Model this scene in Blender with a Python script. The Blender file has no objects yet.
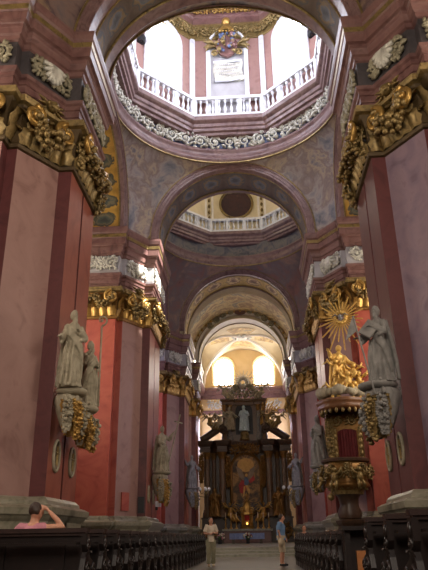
import bpy, bmesh, math, random
from mathutils import Vector, Matrix
rnd = random.Random(7)
PI = math.pi
sc = bpy.context.scene
COL = sc.collection
def V(*a): return Vector(a)

# ------------------------------------------------------------------ materials
def _new(name):
    m = bpy.data.materials.new(name); m.use_nodes = True
    nt = m.node_tree; b = nt.nodes['Principled BSDF']
    return m, nt, b
def srgb(c):
    return tuple((x/12.92 if x <= .04045 else ((x+.055)/1.055)**2.4) for x in (c[0]/255, c[1]/255, c[2]/255)) + (1,)
def ramp(nt, fac, stops, inter='LINEAR'):
    r = nt.nodes.new('ShaderNodeValToRGB'); e = r.color_ramp.elements
    r.color_ramp.interpolation = inter
    while len(e) < len(stops): e.new(.5)
    for k, (p, c) in enumerate(stops):
        e[k].position = p; e[k].color = srgb(c)
    nt.links.new(fac, r.inputs[0]); return r.outputs[0]
def noise(nt, scale, detail=5, dist=0.0, vec=None, rough=.55):
    n = nt.nodes.new('ShaderNodeTexNoise')
    n.inputs['Scale'].default_value = scale; n.inputs['Detail'].default_value = detail
    n.inputs['Distortion'].default_value = dist; n.inputs['Roughness'].default_value = rough
    if vec is None:
        vec = nt.nodes.new('ShaderNodeTexCoord').outputs['Object']
    nt.links.new(vec, n.inputs['Vector']); return n.outputs['Fac']
def stone(name, cols, scale=.7, rough=.4, dist=1.2, detail=6, metal=0, bump=0, bscale=8, spec=.5):
    m, nt, b = _new(name)
    f = noise(nt, scale, detail, dist)
    n = len(cols)
    st = [(.28 + .44*k/max(1, n-1), c) for k, c in enumerate(cols)]
    nt.links.new(ramp(nt, f, st), b.inputs['Base Color'])
    b.inputs['Roughness'].default_value = rough; b.inputs['Metallic'].default_value = metal
    b.inputs['Specular IOR Level'].default_value = spec
    if bump:
        bp = nt.nodes.new('ShaderNodeBump'); bp.inputs['Strength'].default_value = bump; bp.inputs['Distance'].default_value = .05
        nt.links.new(noise(nt, bscale, 4), bp.inputs['Height']); nt.links.new(bp.outputs[0], b.inputs['Normal'])
    return m
def glow(name, col, s):
    m, nt, b = _new(name)
    b.inputs['Base Color'].default_value = srgb(col); b.inputs['Emission Color'].default_value = srgb(col)
    b.inputs['Emission Strength'].default_value = s; return m
M = {}
M['marble_pink'] = stone('marble_pink', [(124,90,84),(148,114,106),(154,120,112),(138,102,94)], .8, .45)
M['marble_cool_shade'] = stone('marble_cool_shade', [(96,76,90),(122,104,118),(134,114,124),(108,86,100)], .8, .42)  # cool bluish shade on one near pier, put into the marble colour
M['marble_wine_shade'] = stone('marble_wine_shade', [(72,38,42),(94,56,56),(84,46,46)], .8, .42)  # nave face of the same pier, its shade mixed into the colour
M['marble_maroon'] = stone('marble_maroon', [(74,36,38),(98,50,50),(86,42,42)], .9, .42)
M['marble_red'] = stone('marble_red', [(136,54,44),(160,74,60),(170,86,68),(142,60,50)], .5, .4, 2.0)
M['marble_orange'] = stone('marble_orange', [(122,62,50),(146,82,66),(134,70,56)], .6, .42, 1.5)
M['marble_purple'] = stone('marble_purple', [(88,64,64),(110,84,82),(128,102,98),(94,70,68)], 1.4, .42)
M['marble_brown'] = stone('marble_brown', [(84,56,54),(108,76,72),(122,90,84),(92,64,62)], 1.2, .42)
M['stone_olive'] = stone('stone_olive', [(98,96,80),(128,124,106),(142,138,122),(110,106,90)], 2.2, .3)
M['statue'] = stone('statue', [(122,114,94),(152,144,122),(166,158,136)], 2.5, .7)
M['statue_grey'] = stone('statue_grey', [(96,95,92),(122,120,116),(136,134,130)], 2.5, .7)
M['white_marble'] = stone('white_marble', [(196,198,204),(222,224,230),(232,234,238)], 1.5, .45)
M['silver'] = stone('silver_relief', [(150,150,142),(196,194,182),(214,212,200)], 2.5, .5, metal=.15)
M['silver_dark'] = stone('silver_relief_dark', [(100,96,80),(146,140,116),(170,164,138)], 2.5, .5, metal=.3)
M['gold'] = stone('gold', [(150,116,56),(186,150,84),(168,132,68)], 3, .36, metal=.65)
M['gold_shade'] = stone('gold_recess_shade', [(58,46,28),(84,68,42),(70,56,34)], 2.2, .5, metal=.4)  # dark gold standing in for shade in the capital's leaf recesses
M['gold_bright'] = stone('gold_bright', [(196,156,80),(226,188,108)], 3, .35, metal=.4)
M['gold_dark'] = stone('gold_aged', [(88,74,46),(124,106,66),(146,124,78),(78,66,42)], 2.2, .42, metal=.5)
M['gold_deep'] = stone('gold_deep', [(96,68,32),(138,102,52),(116,84,42)], 3, .4, metal=.55)
M['frieze_blue'] = stone('frieze_blue', [(56,66,96),(78,92,124),(66,74,104)], 2, .6)
M['frieze_grey'] = stone('frieze_grey_blue', [(70,72,82),(112,106,102),(84,84,92),(60,62,74)], 1.2, .6)
M['frieze_dark'] = stone('frieze_dark', [(52,48,50),(76,70,72)], 2, .6)
M['plaster'] = stone('plaster_cream', [(206,190,154),(222,208,174)], .6, .8)
M['plaster_yellow'] = stone('plaster_yellow', [(206,176,124),(220,192,142)], .5, .8)
M['plaster_white'] = stone('plaster_white', [(214,206,196),(232,226,216)], .5, .8)
M['wood'] = stone('pew_wood', [(18,13,12),(30,21,19),(24,17,16)], 3, .36)
M['wood_top'] = stone('pew_top_wood', [(40,28,26),(58,42,38)], 4, .35)
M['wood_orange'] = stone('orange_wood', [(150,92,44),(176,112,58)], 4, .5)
M['altar_brown'] = stone('altar_brown', [(44,30,22),(70,50,36),(56,39,28)], 1.6, .4)
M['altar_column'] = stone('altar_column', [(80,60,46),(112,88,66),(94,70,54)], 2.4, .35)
M['niche_grey'] = stone('niche_grey', [(150,148,150),(176,174,176)], .8, .7)
M['dark'] = stone('dark_iron', [(20,20,22),(34,34,38)], 4, .5)
M['red_cloth'] = stone('red_cloth', [(110,10,16),(140,18,24)], 3, .8)
M['blue_cloth'] = stone('blue_cloth', [(120,140,190),(150,166,208)], 3, .8)
M['paper'] = stone('paper', [(214,222,236),(232,236,244)], 3, .8)
M['skin'] = stone('skin', [(190,136,110),(206,152,124)], 6, .6)
M['hair'] = stone('hair_brown', [(40,26,18),(60,40,28)], 20, .6)
M['cream_cloth'] = stone('cream_cloth', [(206,192,170),(222,210,190)], 6, .85)
M['khaki'] = stone('khaki_cloth', [(120,116,92),(144,138,112)], 6, .85)
M['beige'] = stone('beige_cloth', [(176,158,130),(196,178,150)], 6, .85)
M['sky_cloth'] = stone('blue_shirt', [(92,124,162),(118,148,182)], 6, .85)
M['pink_cloth'] = stone('pink_cloth', [(186,120,134),(204,140,152)], 6, .85)
M['green'] = stone('leaf_green', [(40,60,34),(66,90,50)], 6, .7)
M['mary_blue'] = stone('mary_blue', [(150,176,190),(196,214,222)], 4, .6)
M['window_glow'] = glow('window_daylight', (240,242,255), 22)
M['window_soft'] = glow('window_daylight_soft', (250,244,236), 24)
M['window_choir'] = glow('window_daylight_choir', (255,248,238), 10)
M['window_chapel'] = glow('window_daylight_chapel', (255,238,216), 6.0)
M['window_lunette_and_fill'] = glow('window_daylight_lunette_and_fill', (255,246,232), 5)  # choir lunettes, and the added fill windows between the far piers
M['window_rear_fill'] = glow('window_fill_rear_glow', (255,240,222), 9)  # fill light from an added, unseen window behind the camera
M['side_glow'] = glow('side_window_daylight', (232,226,255), 5)
M['candle_glow'] = glow('candle_flame', (255,180,80), 4)

def fresco(name, cols, scale=.33, seed=0.0, rough=.75):
    m, nt, b = _new(name)
    tc = nt.nodes.new('ShaderNodeTexCoord'); mp = nt.nodes.new('ShaderNodeMapping')
    mp.inputs['Location'].default_value = (seed, seed*1.7, seed*.6)
    nt.links.new(tc.outputs['Object'], mp.inputs[0])
    f = noise(nt, scale, 5, .5, mp.outputs[0], .6)
    n = len(cols); st = [(.3 + .42*k/(n-1), c) for k, c in enumerate(cols)]
    c1 = ramp(nt, f, st)
    f2 = noise(nt, scale*2.1, 3, .3, mp.outputs[0], .5); mx = nt.nodes.new('ShaderNodeMixRGB')
    k2 = ramp(nt, f2, [(.56,(0,0,0)),(.64,(150,150,150))]); nt.links.new(k2, mx.inputs[0]); nt.links.new(c1, mx.inputs[1])
    f3 = noise(nt, scale*3.3, 4, .6, mp.outputs[0]); a_, b_ = cols[2], cols[4 % n]
    nt.links.new(ramp(nt, f3, [(.42, tuple(min(255, int(x*1.12)) for x in a_)), (.56, b_), (.6, cols[0])]), mx.inputs[2])
    nt.links.new(mx.outputs[0], b.inputs['Base Color']); b.inputs['Roughness'].default_value = rough
    return m
FR = [(84,84,92),(112,110,114),(142,132,126),(116,100,96),(152,136,116),(96,94,104),(128,106,94)]
M['fresco'] = fresco('fresco_sky', FR, .55)
M['fresco_dark'] = fresco('fresco_dusk', [(58,60,78),(92,84,88),(120,98,90),(78,60,64),(140,116,92),(64,64,84)], .42, 4.3)
M['fresco_warm'] = fresco('fresco_warm', [(196,168,104),(214,190,130),(150,120,86),(208,182,124),(128,122,108),(220,200,146)], .5, 9.1)
M['fresco_red'] = fresco('fresco_red', [(92,72,68),(126,88,78),(106,94,92),(144,114,96),(98,78,76)], .45, 2.2)

def painted(name, ground, leaf, edge, period=1.35, rad=.36):
    """soffit painting: a row of painted foliage roundels along the arch (attribute puv = across 0..1, metres along)"""
    m, nt, b = _new(name); N = nt.nodes; L = nt.links
    at = N.new('ShaderNodeAttribute'); at.attribute_name = 'puv'
    sx = N.new('ShaderNodeSeparateXYZ'); L.new(at.outputs['Vector'], sx.inputs[0])
    def math_(op, a, bb=None):
        q = N.new('ShaderNodeMath'); q.operation = op
        for i, x in enumerate((a, bb)):
            if x is None: continue
            if isinstance(x, (int, float)): q.inputs[i].default_value = x
            else: L.new(x, q.inputs[i])
        return q.outputs[0]
    s = math_('SUBTRACT', math_('FRACT', math_('DIVIDE', sx.outputs[1], period)), .5)
    u = math_('SUBTRACT', sx.outputs[0], .5)
    d = math_('SQRT', math_('ADD', math_('MULTIPLY', s, s), math_('MULTIPLY', u, u)))
    tc = N.new('ShaderNodeTexCoord')
    n1 = noise(nt, 2.2, 5, .8, tc.outputs['Object'])
    d2 = math_('ADD', d, math_('MULTIPLY', math_('SUBTRACT', n1, .5), .5))
    g2 = tuple(int(x*.82) for x in ground)
    c = ramp(nt, d2, [(.05, leaf), (rad*.5, tuple(min(255, int(x*1.35)) for x in leaf)), (rad*.72, edge), (rad, leaf), (rad+.06, ground), (.62, g2)])
    L.new(c, b.inputs['Base Color']); b.inputs['Roughness'].default_value = .7
    return m
M['paint_ochre'] = painted('painted_ochre', (196,152,62), (62,66,58), (120,112,84))
M['paint_blue'] = painted('painted_blue', (98,84,74), (76,78,84), (128,106,74), 1.9, .34)
M['paint_choir'] = painted('painted_choir', (206,176,110), (126,104,84), (226,204,150), 2.2, .34)
def floor_mat():
    m, nt, b = _new('floor_tiles')
    tc = nt.nodes.new('ShaderNodeTexCoord')
    ck = nt.nodes.new('ShaderNodeTexChecker'); ck.inputs['Scale'].default_value = 1.6
    ck.inputs[1].default_value = srgb((96,88,78)); ck.inputs[2].default_value = srgb((70,63,57))
    nt.links.new(tc.outputs['Object'], ck.inputs[0])
    nt.links.new(ck.outputs[0], b.inputs['Base Color']); b.inputs['Roughness'].default_value = .3
    return m
M['floor'] = floor_mat()
def stained():
    m, nt, b = _new('stained_glass')
    vo = nt.nodes.new('ShaderNodeTexVoronoi'); vo.inputs['Scale'].default_value = 4
    tc = nt.nodes.new('ShaderNodeTexCoord'); nt.links.new(tc.outputs['Object'], vo.inputs['Vector'])
    sp = nt.nodes.new('ShaderNodeSeparateColor'); nt.links.new(vo.outputs['Color'], sp.inputs[0])
    c = ramp(nt, sp.outputs[0], [(.2,(120,60,140)),(.4,(190,90,110)),(.6,(150,120,210)),(.8,(210,170,120))])
    nt.links.new(c, b.inputs['Base Color']); nt.links.new(c, b.inputs['Emission Color']); b.inputs['Emission Strength'].default_value = 1.2
    return m
M['stained'] = stained()

# ------------------------------------------------------------------ mesh builder
class MB:
    def __init__(s): s.v = []; s.f = []; s.m = []; s.uv = {}
    def add(s, vs, fs, mi=0):
        o = len(s.v); s.v += [tuple(p) for p in vs]
        for k, f in enumerate(fs):
            s.f.append(tuple(i+o for i in f)); s.m.append(mi(k) if callable(mi) else mi)
    def grid(s, rows, cu=False, cv=False, mi=0, uv=None):
        """rows[v][u]; mi may be f(row, col)"""
        nv, nu = len(rows), len(rows[0]); o = len(s.v)
        for r in rows: s.v += [tuple(p) for p in r]
        if uv:
            k = o
            for r in uv:
                for q in r: s.uv[k] = q; k += 1
        for j in range(nv if cv else nv-1):
            for i in range(nu if cu else nu-1):
                a = o+j*nu+i; b = o+j*nu+(i+1) % nu; c = o+((j+1) % nv)*nu+(i+1) % nu; d = o+((j+1) % nv)*nu+i
                s.f.append((a, b, c, d)); s.m.append(mi(j, i) if callable(mi) else mi)
    def poly(s, pts, mi=0):
        o = len(s.v); s.v += [tuple(p) for p in pts]; s.f.append(tuple(range(o, o+len(pts)))); s.m.append(mi)
    def box(s, x0, x1, y0, y1, z0, z1, mi=0, mat=None):
        p = [V(x, y, z) for z in (z0, z1) for y in (y0, y1) for x in (x0, x1)]
        if mat: p = [mat @ q for q in p]
        s.add(p, [(0,2,3,1),(4,5,7,6),(0,1,5,4),(2,6,7,3),(0,4,6,2),(1,3,7,5)], mi)
    def obox(s, c, U, W, hu, hw, z0, z1, mi=0):
        """box centred at c (x,y) with horizontal axes U (half hu) and W (half hw)"""
        p = []
        for z in (z0, z1):
            for b in (-1, 1):
                for a in (-1, 1):
                    p.append(V(c[0]+a*hu*U[0]+b*hw*W[0], c[1]+a*hu*U[1]+b*hw*W[1], z))
        s.add(p, [(0,2,3,1),(4,5,7,6),(0,1,5,4),(2,6,7,3),(0,4,6,2),(1,3,7,5)], mi)
    def tube(s, pts, rad, n=6, mi=0, cap=True, closed=False, sq=1.0):
        pts = [Vector(p) for p in pts]; N = len(pts)
        if not hasattr(rad, '__len__'): rad = [rad]*N
        rows = []; ref = None
        for i, p in enumerate(pts):
            if closed: t = pts[(i+1) % N]-pts[i-1]
            else: t = pts[min(i+1, N-1)]-pts[max(i-1, 0)]
            if t.length < 1e-9: t = V(0,0,1)
            t.normalize()
            if ref is None:
                ref = t.cross(V(0,0,1)) if abs(t.z) < .9 else t.cross(V(1,0,0))
            ref = (ref - t*ref.dot(t))
            if ref.length < 1e-6: ref = t.orthogonal()
            ref.normalize(); w = t.cross(ref)
            rows.append([p + ref*math.cos(a)*rad[i] + w*math.sin(a)*rad[i]*sq for a in [2*PI*k/n for k in range(n)]])
        o = len(s.v)
        s.grid(rows, cu=True, cv=closed, mi=mi)
        if cap and not closed:
            s.f.append(tuple(range(o+n-1, o-1, -1))); s.m.append(mi if not callable(mi) else 0)
            e = o+(N-1)*n; s.f.append(tuple(range(e, e+n))); s.m.append(mi if not callable(mi) else 0)
    def sphere(s, c, r, seg=8, rng=5, mi=0, mat=None):
        if not hasattr(r, '__len__'): r = (r, r, r)
        c = Vector(c); o = len(s.v); P = [V(0,0,-r[2])]
        for j in range(1, rng):
            a = -PI/2+PI*j/rng
            for i in range(seg):
                t = 2*PI*i/seg; P.append(V(r[0]*math.cos(a)*math.cos(t), r[1]*math.cos(a)*math.sin(t), r[2]*math.sin(a)))
        P.append(V(0,0,r[2]))
        if mat: P = [mat @ p for p in P]
        s.v += [tuple(c+p) for p in P]
        F = []
        for i in range(seg): F.append((o, o+1+(i+1) % seg, o+1+i))
        for j in range(rng-2):
            for i in range(seg):
                a = o+1+j*seg; F.append((a+i, a+(i+1) % seg, a+seg+(i+1) % seg, a+seg+i))
        e = o+1+(rng-2)*seg
        for i in range(seg): F.append((e+i, e+(i+1) % seg, o+len(P)-1))
        s.f += F; s.m += [mi]*len(F)
    def lathe(s, prof, c=(0,0,0), n=24, mi=0, a0=0, a1=2*PI, fn=None):
        full = abs(a1-a0-2*PI) < 1e-6
        rows = []
        for (r, z) in prof:
            row = []
            for k in range(n if full else n+1):
                a = a0+(a1-a0)*k/n; rr = r*(fn(a, z) if fn else 1)
                row.append(V(c[0]+rr*math.cos(a), c[1]+rr*math.sin(a), c[2]+z))
            rows.append(row)
        s.grid(rows, cu=full, mi=mi)
    def sweep(s, plan, prof, closed=False, sgn=1, mi=0):
        """plan: (X,Y) points; left normal = outward; prof: (out,z); mi may be f(profile index, segment index)"""
        rows = []
        N = len(plan)
        nor = []
        for i in range(N if closed else N-1):
            d = Vector((plan[(i+1) % N][0]-plan[i][0], plan[(i+1) % N][1]-plan[i][1])); d.normalize(); nor.append(Vector((-d.y, d.x)))
        mit = []
        for i in range(N):
            if closed: a, b = nor[i-1], nor[i]
            else: a, b = nor[max(0, i-1)], nor[min(N-2, i)]
            mit.append((a+b)/(1+a.dot(b)))
        for (o, z) in prof:
            rows.append([V(sgn*(p[0]+m.x*o), p[1]+m.y*o, z) for p, m in zip(plan, mit)])
        s.grid(rows, cu=closed, mi=mi)
    def xf(s, mat, start=0):
        for i in range(start, len(s.v)): s.v[i] = tuple(mat @ Vector(s.v[i]))
    def merge(s, o, mat=None, mi=None):
        k = len(s.v); s.v += [tuple(mat @ Vector(p)) if mat else p for p in o.v]
        s.f += [tuple(i+k for i in f) for f in o.f]; s.m += o.m if mi is None else [mi]*len(o.m)
    def build(s, name, mats, parent=None, smooth=False, props=None):
        if not isinstance(mats, (list, tuple)): mats = [mats]
        off = V(0,0,0); p = parent
        while p is not None: off += p.location; p = p.parent
        me = bpy.data.meshes.new(name)
        me.from_pydata([tuple(Vector(q)-off) for q in s.v], [], s.f)
        for x in mats: me.materials.append(x)
        me.polygons.foreach_set('material_index', s.m)
        bm = bmesh.new(); bm.from_mesh(me); bmesh.ops.recalc_face_normals(bm, faces=bm.faces[:]); bm.to_mesh(me); bm.free()
        if s.uv:
            at = me.attributes.new('puv', 'FLOAT_VECTOR', 'POINT')
            for k, q in s.uv.items(): at.data[k].vector = (q[0], q[1], 0)
        if smooth: me.polygons.foreach_set('use_smooth', [True]*len(me.polygons))
        me.update()
        o = bpy.data.objects.new(name, me); COL.objects.link(o)
        if parent: o.parent = parent
        for k, v in (props or {}).items(): o[k] = v
        return o

def tag(o, label, cat, group=None):
    o['label'] = label; o['category'] = cat
    if group: o['group'] = group
    return o
def thing(name, label, cat, loc=(0,0,0), group=None):
    o = bpy.data.objects.new(name, None); COL.objects.link(o); o.location = loc; o.empty_display_size = .2
    return tag(o, label, cat, group)
def struct(mb, name, mats, smooth=False, label=None):
    o = mb.build(name, mats, None, smooth); o['kind'] = 'structure'
    if label: o['label'] = label
    return o
def dup(root, delta, label, group=None, rotz=None):
    def cp(o, par):
        c = o.copy(); COL.objects.link(c); c.parent = par
        for ch in list(o.children): cp(ch, c)
        return c
    r = cp(root, None); r.location = root.location + Vector(delta); r['label'] = label
    if rotz is not None: r.rotation_euler = (0,0,rotz)
    if group: r['group'] = group
    return r
def remesh(mb, voxel, smooth_it=2):
    me = bpy.data.meshes.new('tmp'); me.from_pydata(mb.v, [], mb.f)
    bm = bmesh.new(); bm.from_mesh(me); bmesh.ops.recalc_face_normals(bm, faces=bm.faces[:]); bm.to_mesh(me); bm.free()
    o = bpy.data.objects.new('tmp', me); COL.objects.link(o)
    r = o.modifiers.new('r', 'REMESH'); r.mode = 'VOXEL'; r.voxel_size = voxel
    if smooth_it:
        q = o.modifiers.new('s', 'SMOOTH'); q.factor = .5; q.iterations = smooth_it
    dg = bpy.context.evaluated_depsgraph_get(); dg.update()
    ev = o.evaluated_get(dg); m2 = ev.to_mesh()
    out = MB(); out.v = [tuple(v.co) for v in m2.vertices]; out.f = [tuple(p.vertices) for p in m2.polygons]; out.m = [0]*len(out.f)
    ev.to_mesh_clear(); bpy.data.objects.remove(o); bpy.data.meshes.remove(me)
    return out

ORD = ['nearest','second','third','fourth','fifth','sixth','seventh','eighth','ninth','tenth','eleventh','twelfth','thirteenth','fourteenth','fifteenth','sixteenth','seventeenth','eighteenth','nineteenth','twentieth','twenty-first','twenty-second','twenty-third','twenty-fourth']

# ------------------------------------------------------------------ ornament
def leaf(mb, P, U, W, h, w, out=.25, mi=0):
    """acanthus leaf: foot P, across U, outwards W"""
    P = Vector(P); U = Vector(U); W = Vector(W); Z = V(0,0,1); rows = []
    for k, t in enumerate((0, .2, .4, .58, .74, .88, 1.0)):
        z = h*(t if t < .75 else .75+.06*math.sin((t-.75)*12)); o = out*(.12+.88*t**2)
        if t > .8: z -= h*.35*(t-.8)/.2*.5
        ww = w*.5*(.72+.5*math.sin(PI*min(1, t*.95+.1)))*(1+.16*(-1)**k)*(1 if t < .95 else .45)
        c = P+Z*z+W*o
        rows.append([c-U*ww-W*(.12*w), c-U*ww*.5+W*.03*w, c+W*(.12*w), c+U*ww*.5+W*.03*w, c+U*ww-W*(.12*w)])
    mb.grid(rows, mi=mi)
def spiral(mb, C, U, N, r0, turns=1.75, thick=.08, n=22, start=0, nseg=6, flip=1, mi=0):
    """volute in the plane of U and up"""
    C = Vector(C); U = Vector(U); N = Vector(N); Z = V(0,0,1); pts = []; rad = []
    for k in range(n):
        t = k/(n-1); a = start+flip*turns*2*PI*t; r = r0*(1-t*.86)
        pts.append(C+U*r*math.cos(a)+Z*r*math.sin(a)+N*(.1*r0*t)); rad.append(thick*(1-.55*t))
    mb.tube(pts, rad, nseg, mi)
    mb.sphere(C+N*.1*r0, thick*1.3, 7, 5, mi)
def scroll_relief(mb, O, U, N, length, height, unit=None, seed=1, dens=1.0, mi=0, proj=.08):
    """running acanthus scrolls on a panel; O = middle of the panel's lower edge, U across, N outward"""
    r = random.Random(seed); O = Vector(O); U = Vector(U).normalized(); N = Vector(N).normalized(); Z = V(0,0,1)
    unit = unit or height*1.15
    n = max(1, int(round(length/unit))); unit = length/n
    for k in range(n):
        c = O+U*(-length/2+unit*(k+.5))+Z*height*.5
        fl = 1 if k % 2 else -1
        spiral(mb, c+N*proj*.6, U, N, height*.36, 1.6, height*.075, 16, r.random()*6, 5, fl, mi)
        for q in range(int(7*dens)):
            a = 2*PI*q/7+r.random()*.6; rr = height*(.36+.1*r.random())
            p = c+U*math.cos(a)*min(rr, unit*.48)+Z*math.sin(a)*rr*.95+N*proj*.5
            R = Matrix.Rotation(a, 3, N)
            s = height*(.09+.05*r.random())
            axU = (R @ U); axN = N; axB = axN.cross(axU)
            m3 = Matrix((axU, axB, axN)).transposed()
            mb.sphere(p, (s*1.5, s*.7, proj*.7), 6, 4, mi, m3)
        for q in range(int(9*dens)):
            p = c+U*r.uniform(-.5,.5)*unit+Z*height*r.uniform(-.46,.46)+N*proj*r.uniform(.1,.6); s = height*r.uniform(.06,.13); a = r.random()*6.3
            axU = Matrix.Rotation(a, 3, N) @ U; m3 = Matrix((axU, N.cross(axU), N)).transposed()
            mb.sphere(p, (s*1.4, s*.7, proj*.8), 6, 4, mi, m3)
def garland(mb, A, B, sag, W, r=.16, seed=3, n=None, mi=0):
    rr = random.Random(seed); A = Vector(A); B = Vector(B); W = Vector(W)
    n = n or int((B-A).length/(r*.8))+8
    for k in range(n):
        t = (k+.5)/n; p = A.lerp(B, t)-V(0,0,1)*sag*4*t*(1-t)+W*(.12+.25*4*t*(1-t)*.5)
        for q in range(4):
            d = V(rr.uniform(-1,1), rr.uniform(-1,1), rr.uniform(-1,1))*r*(.75+.7*4*t*(1-t))
            mb.sphere(p+d, r*rr.uniform(.45, .8), 7, 5, mi)
def drop(mb, A, length, W, r=.16, seed=4, mi=0):
    rr = random.Random(seed); A = Vector(A); W = Vector(W); n = int(length/(r*.7))
    for k in range(n):
        t = k/n; wd = (.55+.9*math.sin(PI*min(1, .15+t*.9)))
        p = A-V(0,0,1)*length*t+W*(.18+.12*math.sin(PI*t))
        for q in range(4):
            d = V(rr.uniform(-1,1), rr.uniform(-1,1), rr.uniform(-1,1))*r*wd
            mb.sphere(p+d, r*rr.uniform(.4, .7), 7, 5, mi)
        if k % 2 == 0:
            T = V(-W.y, W.x, 0)
            for sg in (-1, 1): leaf(mb, p+T*sg*r*wd*.6-V(0,0,r), T, (W+T*sg*.8).normalized(), r*1.8, r*1.4, r*.9, mi)
def cherub(mb, C, W, s=.3, mi=0):
    """winged child's head facing W"""
    C = Vector(C); W = Vector(W); T = V(-W.y, W.x, 0)
    mb.sphere(C+W*s*.3, s*.55, 10, 7, mi); mb.sphere(C+W*s*.8-V(0,0,s*.08), s*.12, 6, 4, mi)
    for sg in (-1, 1):
        mb.sphere(C+W*s*.62+T*sg*s*.26-V(0,0,s*.2), s*.2, 6, 4, mi)
        mb.sphere(C+W*s*.2+T*sg*s*.36+V(0,0,s*.28), s*.3, 7, 5, mi)
        for q in range(3):
            a = .5-.45*q
            mb.tube([C+T*sg*s*.4, C+T*sg*s*(.9-.1*q)*math.cos(a)*1.2+V(0,0,s*math.sin(a)*.9)+W*.1*s, C+T*sg*s*(1.7-.2*q)*math.cos(a)+V(0,0,s*math.sin(a)*1.4-s*.1)+W*.1*s], [s*.12, s*.24, s*.05], 6, mi, sq=.5)

# ------------------------------------------------------------------ piers
PED = [(.35,0),(.35,.3),(.26,.42),(.22,.55),(.22,1.5),(.3,1.58),(.36,1.66),(.42,1.7),(.44,1.88),(.3,1.96),(.16,2.0),(.14,2.1),(.04,2.2),(0,2.22)]
def pier_plan(a, b, dx=0, groove=True, xo=10.2):
    m = (a+b)/2
    P = [(xo,a-2.1),(7.4,a-2.1),(7.4,a-1.6),(7.05,a-1.6),(6.05,a),(5.55,a)]
    if groove: P += [(5.55,m-.09),(5.68,m-.09),(5.68,m+.09),(5.55,m+.09)]
    P += [(5.55,b),(6.05,b),(7.05,b+1.6),(7.4,b+1.6),(7.4,b+2.1),(xo,b+2.1)]
    return [(x+dx, y) for x, y in P]
def pier(sgn, a, b, label, dx=0, front='marble_red', detail=True, cap='gold_dark', fr='silver', garl=True, seed=1, xo=10.2, mar=('marble_pink','marble_maroon','marble_orange'), plain=True):
    root = thing('marble_pier', label, 'pier', (sgn*(6.5+dx), (a+b)/2, 0), 'piers of the nave')
    plan = pier_plan(a, b, dx, True, xo); pl2 = pier_plan(a, b, dx, False, xo)
    mb = MB(); mb.sweep(plan, PED, sgn=sgn); mb.build('pedestal', M['stone_olive'], root)
    # shaft faces: side faces, returns, chamfers and paired nave pilasters each have their own marble
    mb = MB(); nseg = len(plan)-1
    def smi(j, i):
        if i in (0, nseg-1) or (plain and i in (1, 2, nseg-2, nseg-3)): return 0
        if i in (3, nseg-4): return 1
        if i in (5, 9): return 3
        return 2
    mb.sweep(plan, [(0,2.22),(0,13.75)], sgn=sgn, mi=smi)
    mb.build('shaft', [M[front], M[mar[0]], M[mar[1]], M[mar[2]]], root)
    # raised fielded panels on the chamfers and side faces keep a darker margin
    mb = MB(); mb.sweep(pl2, [(0,13.75),(.1,13.78),(.13,13.9),(.06,14.0),(.06,14.1),(.1,15.0),(.3,15.45)], sgn=sgn)
    mb.build('capital_bell', M['gold_shade'] if cap == 'gold_dark' else M['gold_deep'], root)  # bell coloured darker so the hollows behind the leaves read as shaded
    mb = MB(); mb.sweep(pl2, [(.3,15.45),(.46,15.5),(.5,15.6),(.38,15.68),(.42,15.8),(.2,15.84)], sgn=sgn)
    mb.build('abacus', M['gold_dark'], root, props={'label': 'gilded abacus'})
    lv = MB()
    def part(nm, m, fn, props=None):
        q = MB(); fn(q); q.build(nm, m, root, True, props)
    for i in range(len(pl2)-1):
        p = V(sgn*pl2[i][0], pl2[i][1], 0); q = V(sgn*pl2[i+1][0], pl2[i+1][1], 0)
        d = (q-p); L = d.length; U = d.normalized(); W = V(-U.y*sgn, U.x*sgn, 0)
        if i == 0: p = q-U*min(L, 4.2); d = q-p; L = d.length
        if i == len(pl2)-2: q = p+U*min(L, 3.0); L = (q-p).length
        far_side = i > 5
        if far_side and not detail: continue
        if L > .45:
            n = max(1, int(round(L/.5)))
            for k in range(n):
                c = p+U*(L*(k+.5)/n)
                leaf(lv, c+W*.06+V(0,0,13.95), U, W, .8, .5, .42)
                if k < n-1 or n == 1: leaf(lv, c+U*(L*.5/n if n > 1 else 0)+W*.08+V(0,0,14.45), U, W, 1.0, .48, .6)
            # frieze relief
            if L > .9:
                part('frieze_relief', M[fr], lambda z: scroll_relief(z, (p+q)/2+W*.2+V(0,0,17.0), U, W, L*.96, 1.0, .62, seed*31+i, 1.6, 0, .12))
        if L > 1.2:
            for e, sg in ((p, 1), (q, -1)):
                part('volute', M['gold'] if garl else M[cap], lambda z: spiral(z, e+U*sg*.22+W*.5+V(0,0,15.1), U*sg*-1, W, .44, 1.8, .13, 24, PI/2, 7, 1))
            if garl:
                if L > 2.6:
                    for k in range(2 if L < 3.6 else 3):
                        nn = 2 if L < 3.6 else 3
                        A = p+U*(L*k/nn+.12); B = p+U*(L*(k+1)/nn-.12)
                        part('fruit_garland', M['gold_dark'], lambda z: garland(z, A+W*.35+V(0,0,15.25), B+W*.35+V(0,0,15.25), .65, W, .15, seed+i+k))
                else:
                    part('fruit_garland', M['gold_dark'], lambda z: garland(z, p+U*.2+W*.35+V(0,0,15.3), q-U*.2+W*.38+V(0,0,15.3), .95, W, .19, seed+i))
        if i in (3, len(pl2)-5):   # chamfers: cherub above the swag, shell on the frieze
            c = (p+q)/2
            part('cherub_head', M['gold_dark'], lambda z: cherub(z, c+W*.4+V(0,0,15.9), W, .42)); shell = MB()
            for k in range(9):
                a2 = PI*(k+.5)/9
                shell.tube([c+W*.34+V(0,0,17.95), c+W*.42+U*math.cos(a2)*.25+V(0,0,17.95-.5*math.sin(a2)-.1), c+W*.36+U*math.cos(a2)*.52+V(0,0,17.9-.85*math.sin(a2))], [.03,.1,.1], 5, 0)
            shell.build('shell', M['silver'], root, True, {'label': 'silver scallop shell'})
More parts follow.
